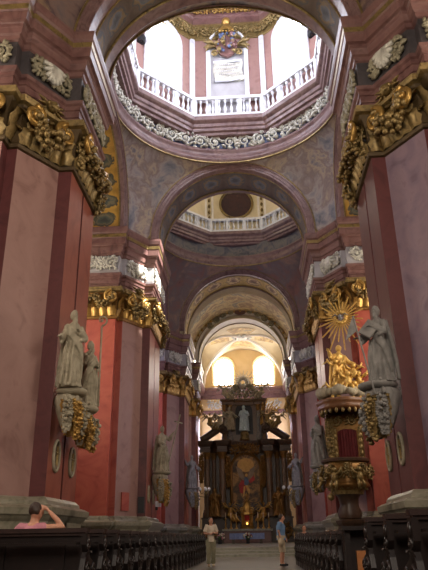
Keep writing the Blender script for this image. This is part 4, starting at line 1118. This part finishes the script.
flat([(.0+1.0*math.cos(a), 9.0+.8*math.sin(a)) for a in [2*PI*k/16 for k in range(16)]], 3)
for s in (-1, 1): flat([(s*.15,7.6),(s*.5,8.5),(s*1.15,8.9),(s*1.0,8.2),(s*.8,7.7),(s*.3,7.2)], 4)
flat([(-.9,6.7),(-.45,7.4),(-.1,7.3),(.05,6.5),(-.3,5.7),(-.75,5.9)], 1); flat([(.2,7.3),(.9,7.8),(1.05,7.3),(.5,6.9)], 1)
flat([(-.2,7.6),(.25,7.6),(.32,7.0),(.1,6.6),(-.25,6.8)], 2); flat([(.05+.16*math.cos(a), 7.85+.18*math.sin(a)) for a in [2*PI*k/10 for k in range(10)]], 3)
flat([(-.1,6.7),(.15,6.7),(.45,6.1),(.3,5.6),(.15,6.0)], 3); flat([(-.3,6.6),(-.1,6.6),(-.25,5.5),(-.45,5.4)], 3)
mb.build('canvas', [M[k] for k in ('canvas','canvas_red','canvas_blue','canvas_gold','canvas_wing')], fr_, False, {'label': 'dark altar painting of a winged figure in red and blue'})
# ornament above the painting
mb = MB(); scroll_relief(mb, (0,76.3,10.1), Uu, N_, 3.4, 1.5, .85, 3, 1, 0, .3); mb.build('cartouche_relief', M['gold_deep'], t, True); mb = MB(); cherub(mb, (0,75.9,10.9), V(0,-1,0), .5); mb.build('cherub_head', M['gold_deep'], t, True); mb = MB()
scroll_relief(mb, (0,75.9,3.25), Uu, N_, 8, .7, .7, 13, 1, 0, .2)
for s in (-1, 1):
    mb.build('gilded_relief', M['gold_deep'], t, True); mb = MB(); scroll_relief(mb, (s*4.2,75.95,.9), Uu, N_, 1.6, 1.6, .8, 23, 1, 0, .2)
    for dd in ((s*2.05,75.9,9.8,3.4),(s*5.2,75.8,10,3.0)): q = MB(); drop(q, dd[:3], dd[3], V(0,-1,0), .2, 5); q.build('festoon', M['gold_deep'], t, True)
mb.build('gilded_relief', M['gold_deep'], t, True)
# attic: front light put into its lighter materials
mb = MB(); mb.box(-2.6,2.6,76.8,78,11.8,16.2)
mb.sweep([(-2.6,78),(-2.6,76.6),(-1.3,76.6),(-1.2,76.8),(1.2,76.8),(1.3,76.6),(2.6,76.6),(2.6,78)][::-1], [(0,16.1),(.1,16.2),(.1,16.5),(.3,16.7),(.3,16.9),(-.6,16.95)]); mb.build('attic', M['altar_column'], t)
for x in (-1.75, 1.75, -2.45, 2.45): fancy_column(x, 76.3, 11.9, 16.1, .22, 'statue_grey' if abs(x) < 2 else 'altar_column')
mb = MB(); mb.poly(arch_line(V(0,76.79,0), Uu, 0, 1.05, 12.6, 15.4, N_, 0)); mb.build('niche', M['dark'], t)
mb = MB()
pts = [V(1.75*math.cos(PI-PI*k/20), 76.6, 16.9+1.7*math.sin(PI*k/20)) for k in range(21)]; mb.tube(pts, .22, 7)
for s in (-1, 1): spiral(mb, (s*1.75,76.4,17.2), V(-s,0,0), V(0,-1,0), .6, 1.7, .16, 20, 0, 7, 1); leaf(mb, (s*.9,76.4,17.9), V(1,0,0), V(0,-1,0), 1, .7, .4)
scroll_relief(mb, (0,76.5,16.9), Uu, N_, 2.6, 1.5, 1.0, 9, 1, 0, .3)
mb.build('crowning_gable', M['silver_dark'], t, True)  # paler material carries the front light on the gable
mb = MB(); cc = V(0,76.4,18.9)
for k in range(24):
    a = PI*(-.1+1.2*k/23); d = V(math.cos(a),0,math.sin(a)); L = 1.1+.5*(k % 2); mb.tube([cc+d*.5, cc+d*L], [.06,.02], 4)
for k in range(12):
    a = 2*PI*k/12; mb.sphere(cc+V(.5*math.cos(a),-.1,.5*math.sin(a)), .26, 8, 6)
mb.build('gloriole', M['silver'], t, True)
mb = MB()
for k in range(9):
    a = -.2+.14*k; d = V(math.sin(a)*1.0+.35,0,.9).normalized(); mb.tube([V(1.9,76.2,13.6), V(1.9,76.2,13.6)+d*(2.8+.5*(k % 2))], [.03,.09], 4)
mb.build('ray_sheaf', M['gold_bright'], t, True)
# statues and angels on the altar
def put_statue(src, name, label, loc, rz, s, mat, flip=False, group='statues on the high altar'):
    m = place(None, loc, rz, s)
    if flip: m = m @ Matrix.Scale(-1, 4, (1,0,0))
    q = MB(); q.merge(src, m); o = thing(name, label, 'statue', loc, group); q.build('body', M[mat], o, True); return o
o = put_statue(S_PRAY, 'madonna_statue', 'pale blue robed statue standing in the dark niche on top of the altar', (0,76.2,12.9), 0, 1.75, 'mary_blue')
mb = MB(); mb.sphere((0,76.2,12.6), (.5,.45,.4), 12, 8); mb.lathe([(.6,11.9),(.6,12.1),(.45,12.2),(.4,12.4)], (0,76.2,0), 12); mb.build('pedestal', M['gold_dark'], o, True)
put_statue(S_WIDE, 'angel_statue', 'white angel statue standing beside the niche on top of the altar', (-1.75,75.9,13.0), .3, 1.6, 'statue')
def angel(x, y, z, s, label, mat, seed):
    o = thing('angel_statue', label, 'statue', (x,y,z), 'statues on the high altar')
    mb = MB(); c = V(x,y,z)
    mb.tube([c+V(0,0,.3), c+V(0,-.05,.75), c+V(.02*s,-.08,1.2)], [.34,.28,.24], 10); head(mb, c+V(0,-.1,1.58), 1.25, V(s*-.5,-1,0))
    for e in (-1, 1):
        mb.tube([c+V(e*.12,-.1,.3), c+V(e*.2-s*.4,-.55,.35), c+V(e*.2-s*.75,-.6,-.25)], [.2,.17,.1], 8)
        mb.tube([c+V(e*.24,-.05,1.15), c+V(e*.6,-.2,1.0+.3*e*s), c+V(e*.8,-.3,1.3+.4*e*s)], [.11,.1,.06], 8); fingers(mb, c+V(e*.8,-.3,1.3+.4*e*s), V(e,-.2,.4), V(0,0,1), 1.5)
    for q in range(4): mb.tube([c+V(-.3+.2*q,-.3,.45), c+V(-.3+.2*q-s*.4,-.5,.1), c+V(-.3+.25*q-s*.7,-.4,-.35)], [.14,.13,.06], 7)
    put(remesh(mb, .04, 1), 'body', M[mat], o, Matrix.Identity(4))
    mb = MB()
    for e in (-1, 1):
        for q in range(3): mb.tube([c+V(e*.12,.15,1.1), c+V(e*.6,.3,1.7-.25*q), c+V(e*(1.2-.1*q),.3,1.5-.4*q)], [.08,.2,.04], 7, sq=.4)
    mb.build('wing', M[mat], o, True)
angel(-4.1,75.3,13.3,-1,'seated gilt angel on the curved pediment, on the side of the walking woman','gold_dark',1)
angel(4.1,75.3,13.3,1,'seated gilt angel on the curved pediment, on the side of the man in blue','gold_dark',2)
angel(-2.3,75.9,17.0,-1,'small pale angel perched on the attic corner, towards the woman','statue',5)
angel(2.3,75.9,17.0,1,'small pale angel perched on the attic corner, above the sheaf of gold rays','statue',6)
angel(-2.9,75.3,13.4,1,'pale angel leaning beside the niche column, next to the white angel','statue',3)
angel(2.8,75.3,13.5,-1,'gilt angel below the sheaf of gold rays','gold_dark',4)
for s, lb in ((-1,'gilt saint statue between altar columns, behind the walking woman'), (1,'gilt saint statue between altar columns, behind the man in blue')):
    put_statue(S_CROSS if s > 0 else S_STAFF, 'saint_statue', lb, (s*3.6,74.85,3.25), -s*.2, 1.75, 'gold_deep', s < 0)
for x, lb in ((-1.9,'small gold kneeling angel by the tabernacle, nearer the walking woman'), (1.9,'small gold kneeling angel by the tabernacle, nearer the man in blue')):
    angel(x, 74.9, 3.0, -1 if x < 0 else 1, lb, 'gold', 7)
# altar table, tabernacle, candles
t = thing('altar_table', 'stone altar table with brown top in front of the gold tabernacle', 'altar', (0, 74, AZ))
mb = MB(); mb.box(-2.6,2.6,73.6,75.4,AZ,1.7); mb.build('body', M['marble_brown'], t)
mb = MB(); mb.box(-2.8,2.8,73.4,75.5,1.7,1.9); mb.build('top', M['stone_olive'], t)
t = thing('tabernacle', 'gilded tabernacle with red curtain and glowing door in the altar middle', 'tabernacle', (0, 75, 1.9))
mb = MB(); mb.lathe([(.75,1.92),(.8,2.2),(.6,2.3),(.62,3.3),(.8,3.4),(.78,3.6),(.5,3.7)], (0,74.7,0), 10); mb.build('body', M['gold'], t)
mb = MB(); mb.lathe([(.5,3.7),(.45,4.2),(.3,4.6),(.12,4.8),(.1,5.1),(.01,5.15)], (0,74.7,0), 12)
for s in (-1, 1):
    mb.tube([V(s*.55,74.4,2.3),V(s*.55,74.4,3.4)], .1, 8); spiral(mb, (s*.55,74.5,3.9), V(-s,0,0), V(0,-1,0), .3, 1.6, .09, 16)
mb.tube([V(0,74.7,5.1),V(0,74.7,5.75)], .05, 5); mb.tube([V(-.22,74.7,5.5),V(.22,74.7,5.5)], .05, 5)
for k in range(16):
    a = 2*PI*k/16; mb.tube([V(.2*math.cos(a),74.5,4.55+.2*math.sin(a)),V(.55*math.cos(a),74.5,4.55+.55*math.sin(a))], [.05,.02], 4)
mb.build('crest', M['gold'], t, True)
mb = MB(); mb.poly(arch_line(V(0,74.04,0), Uu, 0, .28, 2.75, 3.2, N_, 0)); mb.grid([arch_line(V(0,74.04,0), Uu, 0, .28, 2.75, 3.2, N_, 0), arch_line(V(0,74.1,0), Uu, 0, .28, 2.75, 3.2, N_, 0)]); mb.build('curtain', M['red_cloth'], t)
mb = MB(); mb.sphere((0,74.0,2.3), (.3,.14,.32), 12, 8); mb.build('door', M['gold'], t, True)
proto = thing('candlestick', 'tall gold candlestick on the altar, next to the tabernacle towards the woman', 'candlestick', (-1.2,74.0,1.9), 'candlesticks on the altar')
mb = MB(); mb.lathe([(.2,1.9),(.2,1.95),(.07,2.1),(.1,2.3),(.05,2.5),(.06,2.9),(.14,3.0),(.04,3.05)], (-1.2,74,0), 8); mb.build('stick', M['gold'], proto, True)
mb = MB(); mb.tube([V(-1.2,74,3.05),V(-1.2,74,3.6)], .045, 6); mb.build('candle', M['cream_cloth'], proto)
for dx, lb in ((-.6,'gold candlestick on the altar, second from the tabernacle towards the woman'),(-1.2,'gold candlestick at the altar end nearer the woman'),(2.4,'tall gold candlestick on the altar, next to the tabernacle towards the man'),(3.0,'gold candlestick on the altar, second from the tabernacle towards the man'),(3.6,'gold candlestick at the altar end nearer the man')):
    dup(proto, (dx,0,0), lb)
t = thing('sanctuary_lamp', 'small glowing lamp before the tabernacle door', 'lamp', (.0,73.6,1.95))
mb = MB(); mb.lathe([(.16,1.92),(.06,2.0),(.08,2.1),(.2,2.2),(.2,2.35)], (0,73.6,0), 10); mb.build('cup', M['gold'], t, True)
mb = MB(); mb.sphere((0,73.6,2.4), (.09,.09,.15), 8, 6); mb.build('flame', M['candle_glow'], t, True)
t = thing('communion_table', 'long low altar table hung with a pale blue cloth', 'table', (0,68,AZ))
mb = MB()
for s in (-1, 1): mb = MB(); mb.box(s*1.4-.15,s*1.4+.15,67.8,68.4,AZ,1.3); mb.build('leg', M['altar_brown'], t)
mb = MB(); mb.box(-1.75,1.75,67.6,68.6,1.3,1.4); mb.build('tabletop', M['wood_top'], t)
mb = MB(); mb.grid([[V(-1.76+3.52*k/30, 67.55-.02*math.sin(k*1.5), z) for k in range(31)] for z in (1.42,1.1,.85)]); mb.grid([[V(-1.76+3.52*k/30, y, 1.42) for k in range(31)] for y in (67.55,68.6)]); mb.build('cloth', M['blue_cloth'], t, True, {'label': 'pale blue altar cloth'})
def bouquet(x, y, z, label, mats, seed):
    o = thing('flower_arrangement', label, 'flowers', (x,y,z), 'flowers before the altar'); r = random.Random(seed)
    mb = MB(); mb.lathe([(.16,z),(.2,z+.05),(.14,z+.2),(.22,z+.4)], (x,y,0), 10); mb.build('vase', M['dark'], o, True)
    mb = MB()
    for k in range(14):
        a = r.random()*6.3; d = V(math.cos(a), math.sin(a), 0); leaf(mb, V(x,y,z+.35)+d*.1, V(-d.y,d.x,0), d, .5, .2, .35)
    mb.build('foliage', M['green'], o, True)
    mb = MB()
    for k in range(16): mb.sphere((x+r.uniform(-.4,.4), y+r.uniform(-.3,.3), z+.6+r.uniform(-.1,.35)), r.uniform(.07,.12), 7, 5, r.randrange(len(mats)))
    mb.build('blossoms', [M[k] for k in mats], o, True)
bouquet(.1, 66.8, AZ, 'red and white flowers on the step before the blue cloth', ('red_cloth','cream_cloth'), 1)
bouquet(-2.7, 67, AZ, 'pink flowers beside the low table, behind the walking woman', ('pink_cloth','cream_cloth'), 2)
# side lamps by the altar
for s, lb in ((-1,'white branched candelabrum on the pier behind the woman'), (1,'white branched candelabrum on the pier beyond the man')):
    t = thing('candelabrum', lb, 'candelabrum', (s*4.6,66,5.0), 'candelabra by the altar')
    mb = MB(); c = V(s*4.5,70.2,5.6)
    mb.tube([c+V(s*.6,0,-.4), c+V(0,0,-.5), c+V(-s*.3,0,0)], .05, 6)
    for q in range(5):
        a = 2*PI*q/5; mb.tube([c, c+V(.35*math.cos(a),.35*math.sin(a),-.15), c+V(.55*math.cos(a),.55*math.sin(a),.15)], .03, 5)
    mb.build('arm', M['gold_dark'], t, True)
    for q in range(5):
        a = 2*PI*q/5; mb = MB(); mb.sphere(c+V(.55*math.cos(a),.55*math.sin(a),.32), (.16,.16,.2), 8, 6); mb.build('shade', M['white_marble'], t, True)

# ------------------------------------------------------------------ pews
def pew_proto(sgn, x0, y, h, label, group):
    """bench seen from behind: carved end at the aisle x0, running outwards by 3.1 m; occupant faces +y"""
    w = 3.0; x1 = x0+sgn*w; o = thing('church_pew', label, 'pew', (x0, y, 0), group)
    a, b = min(x0,x1), max(x0,x1)
    mb = MB(); mb.box(a+.04,b-.04,y,y+.05,.12,h-.06)
    for k in range(3):
        c = a+.2+(b-a-.4)*(k+.5)/3; q = (b-a-.4)/6-.08; mb.box(c-q,c+q,y-.025,y,.3,h-.2)
    mb.build('back', M['wood'], o)
    mb = MB(); mb.box(a-.03,b+.03,y-.07,y+.12,h-.06,h); mb.box(a,b,y-.04,y+.09,h-.1,h-.06); mb.build('top_rail', M['wood_top'], o)
    mb = MB(); mb.box(a+.05,b-.05,y+.05,y+.45,.42,.47); mb.build('seat', M['wood'], o)
    mb = MB(); mb.box(a+.05,b-.05,y-.32,y-.1,h-.22,h-.19); mb.build('book_shelf', M['wood'], o)
    for xe in (x0, x1):
        mb = MB(); pts = []
        prof = [(-.14,0),(-.14,.12),(-.05,.22),(-.1,.4),(-.16,.55),(-.08,.72),(-.02,.8),(-.1,.9),(-.1,h-.08),(.08,h-.08),(.14,.92),(.08,.82),(.2,.72),(.4,.66),(.48,.58),(.42,.48),(.34,.36),(.42,.2),(.5,.12),(.5,0)]
        L = [V(xe-.035, y+p, z) for p, z in prof]; Rr = [V(xe+.035, y+p, z) for p, z in prof]
        mb.poly(L); mb.poly(Rr); mb.grid([L, Rr], cu=True)
        e = mb.build('end_panel', M['wood'], o)
        mb = MB(); n = V(-sgn if xe == x0 else sgn, 0, 0)
        for zz, yy, rr in ((.58,.02,.1),(.32,.12,.12),(.56,.34,.09),(.86,.0,.07)): spiral(mb, V(xe,y+yy,zz)+n*.04, V(0,1,0), n, rr, 1.5, .022, 14, 0, 5, 1)
        for zz in (.16,.44,.7): leaf(mb, V(xe,y+.02,zz)+n*.03, V(0,1,0), n, .16, .14, .06)
        mb.sphere(V(xe,y,h-.2)+n*.04, (.03,.05,.08), 6, 5)
        mb.build('end_carving', M['wood'], e, True)
    return o
Lp = pew_proto(-1, -1.6, 9.4, 1.12, 'nearest dark pew, the person in pink sits just beyond its back', 'pews on the pink pier side of the aisle')
for k in range(1, 22):
    dup(Lp, (0, 1.07*k, 0), ORD[k]+' dark carved pew from the nearest, in the row on the pink pier side')
Rp = pew_proto(1, 2.4, 6.85, 1.2, 'nearest tall dark pew on the pulpit side, cut by the picture corner', 'tall pews on the pulpit side')
dup(Rp, (0,1.27,0), 'second tall dark pew on the pulpit side, with glossy carved end'); dup(Rp, (0,2.7,0), 'third tall dark pew on the pulpit side, beside the notice stand')
Rq = pew_proto(1, 2.35, 12.6, 1.06, 'first of the low dark pews on the pulpit side, just past the notice stand', 'low pews on the pulpit side')
for k in range(1, 14): dup(Rq, (0, 1.0*k, 0), ORD[k]+' low dark pew past the notice stand, in the row on the pulpit side')
# notice stand among the pews
t = thing('notice_stand', 'dark desk with an orange wood panel and white sheet between the tall and low pews', 'notice stand', (2.6,11.9,0))
mb = MB(); mb.box(2.35,2.45,11.75,12.05,0,1.05); mb.box(3.35,3.45,11.75,12.05,0,1.05); mb.box(2.3,3.5,11.65,12.1,1.05,1.12); mb.box(2.45,3.35,11.95,12.0,.1,1.05); mb.build('frame', M['wood'], t)
mb = MB(); mb.box(2.55,3.15,11.86,11.95,.1,.72); mb.build('panel', M['wood_orange'], t)
t = thing('notice_sheet', 'white curling sheet of paper pinned to the orange wood panel', 'paper', (2.9,11.85,.3))
mb = MB(); mb.grid([[V(2.84+.28*i/5, 11.84-.03*math.sin(j*.9), .12+.42*j/6) for i in range(6)] for j in range(7)]); mb.grid([[V(2.84+.28*i/5, 11.835-.03*math.sin(j*.9), .12+.42*j/6) for i in range(6)] for j in range(7)]); mb.build('sheet', M['paper'], t, True)
mb = MB(); mb.sphere((2.86,11.82,.5), (.05,.03,.12), 7, 5); mb.sphere((2.95,11.8,.58), (.12,.025,.04), 7, 5); mb.build('clip', M['dark'], t, True)
for k, (x, y) in enumerate(((2.6,15.6),(2.75,16.6))):
    o = thing('hymn_book', ('light-tinted orange open book lying on a low pew top rail, nearer the notice stand', 'light-tinted orange open book on the next low pew top rail, farther from the notice stand')[k], 'book', (x,y,1.06), 'books on the pew tops')
    mb = MB()
    for s in (-1, 1): mb.grid([[V(x+s*(.02+.14*i/4), y-.06+.16*j/2, 1.065+.03*math.sin(PI*i/4)+.01) for i in range(5)] for j in range(3)])
    mb.box(x-.17,x+.17,y-.065,y+.105,1.061,1.068); mb.build('pages', M['wood_orange'], o, True)  # orange pages carry the warm light on the pew tops as colour

# ------------------------------------------------------------------ people
def person_base(mb, pose):
    """bare body: torso, limbs, head as one surface; pose gives joints in metres, facing -y unless turned"""
    j = pose
    mb.tube([j['pelvis'], j['waist'], j['chest'], j['neck']], [.14,.13,.15,.07], 14, sq=.75)
    mb.tube([j['neck']-V(0,0,.04), j['head']], [.055,.05], 8)
    head(mb, j['head'], 1.0, j['face'], False, False)
    for s in 'LR':
        sh, e, w = j['sh'+s], j['el'+s], j['wr'+s]
        mb.tube([j['neck']-V(0,0,.05), sh], [.07,.065], 8); mb.tube([sh, sh.lerp(e,.5), e, e.lerp(w,.4), w], [.058,.052,.042,.042,.028], 8); fingers(mb, w, w-e, j.get('up', V(0,0,1)), 1)
        h, k, a = j['hip'+s], j['kn'+s], j['an'+s]
        mb.tube([h, h.lerp(k,.5), k, k.lerp(a,.35), a], [.095,.082,.055,.058,.036], 10)
        mb.tube([a-V(0,0,.01), a+j['toe'+s]*.5-V(0,0,.05), a+j['toe'+s]-V(0,0,.055)], [.04,.045,.03], 8, sq=.7)
def make_person(name, label, loc, rz, pose, top, trousers, sleeve, hair_long, legs_to=1.0, flare=1.15, bag=None, scale=1.0):
    o = thing(name, label, 'person', loc); mt = place(None, loc, rz, scale)
    mb = MB(); person_base(mb, pose); put(remesh(mb, .014, 2), 'body', M['skin'], o, mt)
    j = pose
    mb = MB(); mb.tube([j['pelvis']-V(0,0,.08), j['waist'], j['chest'], j['chest'].lerp(j['neck'],.6), j['neck']-V(0,0,.03)], [.175,.155,.175,.13,.08], 16, sq=.78)
    for s in 'LR':
        sh, e = j['sh'+s], j['el'+s]; mb.tube([j['neck']-V(0,0,.07), sh, sh.lerp(e,sleeve*.5), sh.lerp(e,sleeve)], [.08,.08,.072,.075], 9)
    put(remesh(mb, .016, 2), 'shirt', M[top], o, mt)
    if trousers:
        mb = MB(); mb.tube([j['pelvis']+V(0,0,.08), j['pelvis']-V(0,0,.06)], [.165,.17], 14, sq=.8)
        for s in 'LR':
            h, k, a = j['hip'+s], j['kn'+s], j['an'+s]
            pts = [h, h.lerp(k,.5), k]+([k.lerp(a,.5), k.lerp(a,.97)] if legs_to >= 1 else [k.lerp(a,.12)])
            mb.tube(pts, [.115,.1,.08*flare]+([.078*flare,.085*flare] if legs_to >= 1 else [.085*flare]), 12)
        put(remesh(mb, .016, 2), 'trousers', M[trousers], o, mt)
    mb = MB(); f = j['face'].normalized(); hc = j['head']; r_ = V(-f.y, f.x, 0)
    mb.sphere(hc+V(0,0,.035)-f*.02, (.092,.1,.1), 12, 8)
    for k in range(9):
        a = PI*(.1+.8*k/8); q = -f*math.sin(a)*.07+r_*math.cos(a)*.08
        mb.tube([hc+q*.8+V(0,0,.08), hc+q*1.1, hc+q*1.05-V(0,0,hair_long)], [.03,.035,.02], 6)
    put(remesh(mb, .014, 1), 'hair', M['hair'], o, mt)
    if trousers:
        for s in 'LR':
            a = j['an'+s]; mb = MB(); mb.tube([a+j['toe'+s]*-.25-V(0,0,.05), a+j['toe'+s]*.4-V(0,0,.05), a+j['toe'+s]*1.05-V(0,0,.062)], [.045,.055,.038], 9, sq=.75); put(mb, 'shoe', M['dark'] if top != 'cream_cloth' else M['beige'], o, mt)
    return o, mt
F = V(0,-1,0)
walk = dict(pelvis=V(0,0,.92), waist=V(0,-.01,1.06), chest=V(0,-.02,1.26), neck=V(0,-.01,1.42), head=V(.0,-.04,1.56), face=V(.3,-1,.12),
    shL=V(-.17,-.01,1.37), elL=V(-.23,.0,1.12), wrL=V(-.1,-.2,1.12), shR=V(.17,-.01,1.37), elR=V(.24,.02,1.12), wrR=V(.1,-.2,1.14),
    hipL=V(-.085,0,.9), knL=V(-.09,-.1,.5), anL=V(-.09,-.06,.1), hipR=V(.085,0,.9), knR=V(.09,-.02,.49), anR=V(.09,.14,.11), toeL=V(0,-.17,0), toeR=V(0,-.16,0))
make_person('person', 'standing person in a cream top and pale grey trousers, hands held at the chest', (-.82,24.6,0), .15, walk, 'cream_cloth', 'khaki', .75, .2, 1.0, 1.0)
stand = dict(pelvis=V(0,0,.95), waist=V(0,0,1.1), chest=V(0,.0,1.32), neck=V(0,-.02,1.48), head=V(0,-.06,1.62), face=F,
    shL=V(-.2,0,1.43), elL=V(-.25,.03,1.16), wrL=V(-.22,-.03,.92), shR=V(.2,0,1.43), elR=V(.25,.0,1.16), wrR=V(.2,-.12,.94),
    hipL=V(-.09,0,.93), knL=V(-.1,-.02,.51), anL=V(-.1,.02,.1), hipR=V(.09,0,.93), knR=V(.1,-.03,.51), anR=V(.1,.0,.1), toeL=V(0,-.18,0), toeR=V(0,-.18,0))
make_person('person', 'standing person in a blue shirt and beige shorts turned towards the pews', (1.75,24.6,0), PI/2-.25, stand, 'sky_cloth', 'beige', .85, .05, .3, 1.2)
t = thing('shoulder_bag', 'pale bag hanging at the hip of the person in blue', 'bag', (1.75,24.25,.8))
mb = MB(); mb.tube([V(1.72,24.28,.68),V(1.72,24.27,.8),V(1.72,24.28,.93)], [.12,.14,.1], 10, sq=.5); mb.build('pouch', M['beige'], t, True)
mb = MB(); mb.tube([V(1.66,24.3,.9),V(1.66,24.34,1.15),V(1.68,24.36,1.3)], .015, 5); mb.build('strap', M['dark'], t)
sit = dict(pelvis=V(0,0,.55), waist=V(0,-.02,.72), chest=V(0,-.04,.95), neck=V(0,-.06,1.12), head=V(.03,-.1,1.29), face=V(.75,-.75,-.1),
    shL=V(-.18,-.05,1.07), elL=V(-.25,-.15,.82), wrL=V(-.1,-.33,.75), shR=V(.18,-.05,1.07), elR=V(.42,-.16,1.08), wrR=V(.2,-.16,1.29),
    hipL=V(-.09,-.02,.53), knL=V(-.11,-.4,.54), anL=V(-.11,-.42,.1), hipR=V(.09,-.02,.53), knR=V(.11,-.4,.54), anR=V(.11,-.42,.1), toeL=V(0,-.17,0), toeR=V(0,-.17,0))
sit2 = {k: (V(-v.x, v.y, v.z) if isinstance(v, Vector) else v) for k, v in sit.items()}
sit2 = {('sh'+('R' if k[-1]=='L' else 'L') if k[:2]=='sh' else k[:-1]+('R' if k[-1]=='L' else 'L') if k[-1] in 'LR' else k): v for k, v in sit2.items()}
sit2['face'] = V(-.7,-.7,0)
make_person('person', 'seated person in a pink top with a hand raised to the head', (-2.52,9.72,0), PI, sit2, 'pink_cloth', 'khaki', .08, .04, 1.0, 1.0, scale=1.06)
make_person('person', 'person sitting in the low pews beyond the person in blue, only the head showing', (2.75,27.0,0), 0, dict(sit, face=F, elR=V(.25,-.12,.82), wrR=V(.1,-.3,.78)), 'wood_top', 'khaki', .9, .03)

# ------------------------------------------------------------------ camera
cam = bpy.data.cameras.new('camera'); co = bpy.data.objects.new('camera', cam); COL.objects.link(co); sc.camera = co
PPx, PPy = 214.0, 285.0; VY = (255.0, 538.0); VZ = (190.0, -1237.0)
fpx = math.sqrt(-((VY[0]-PPx)*(VZ[0]-PPx)+(VY[1]-PPy)*(VZ[1]-PPy)))
ey = V(VY[0]-PPx, -(VY[1]-PPy), -fpx).normalized(); ez = V(VZ[0]-PPx, -(VZ[1]-PPy), -fpx).normalized(); ex = ey.cross(ez)
R = Matrix((ex, ey, ez))
co.matrix_world = Matrix.Translation((.8, 0, .95)) @ R.to_4x4()
cam.sensor_fit = 'VERTICAL'; cam.sensor_height = 36; cam.lens = fpx/570*36; cam.clip_start = .05; cam.clip_end = 300

# ------------------------------------------------------------------ light
def area(loc, n, sx, sy, e, col=(1,1,1), name='daylight', spread=None):
    l = bpy.data.lights.new(name, 'AREA'); l.shape = 'RECTANGLE'; l.size = sx; l.size_y = sy; l.energy = e; l.color = col
    if spread: l.spread = spread
    o = bpy.data.objects.new(name, l); COL.objects.link(o); o.location = loc
    o.rotation_euler = Vector(n).to_track_quat('-Z', 'Y').to_euler(); return o
def spot(loc, to, e, deg, col=(1,.96,.88), blend=.4):
    l = bpy.data.lights.new('sunbeam', 'SPOT'); l.energy = e; l.spot_size = math.radians(deg); l.spot_blend = blend; l.color = col; l.shadow_soft_size = .15
    o = bpy.data.objects.new('sunbeam', l); COL.objects.link(o); o.location = loc
    o.rotation_euler = (Vector(to)-Vector(loc)).to_track_quat('-Z', 'Y').to_euler()
spot((5.3,33.6,33.0), (-5.5,38.9,17.0), 80000, 11)
w = bpy.data.worlds.new('sky'); sc.world = w; w.use_nodes = True
w.node_tree.nodes['Background'].inputs[0].default_value = (.95,.95,1,1); w.node_tree.nodes['Background'].inputs[1].default_value = .22
sc.view_settings.view_transform = 'Standard'; sc.view_settings.look = 'None'; sc.view_settings.gamma = 1; sc.view_settings.use_curve_mapping = False
sc.view_settings.exposure = 0.75
sc.cycles.max_bounces = 6; sc.cycles.diffuse_bounces = 4; sc.cycles.sample_clamp_indirect = 4
sc.cycles.use_denoising = True
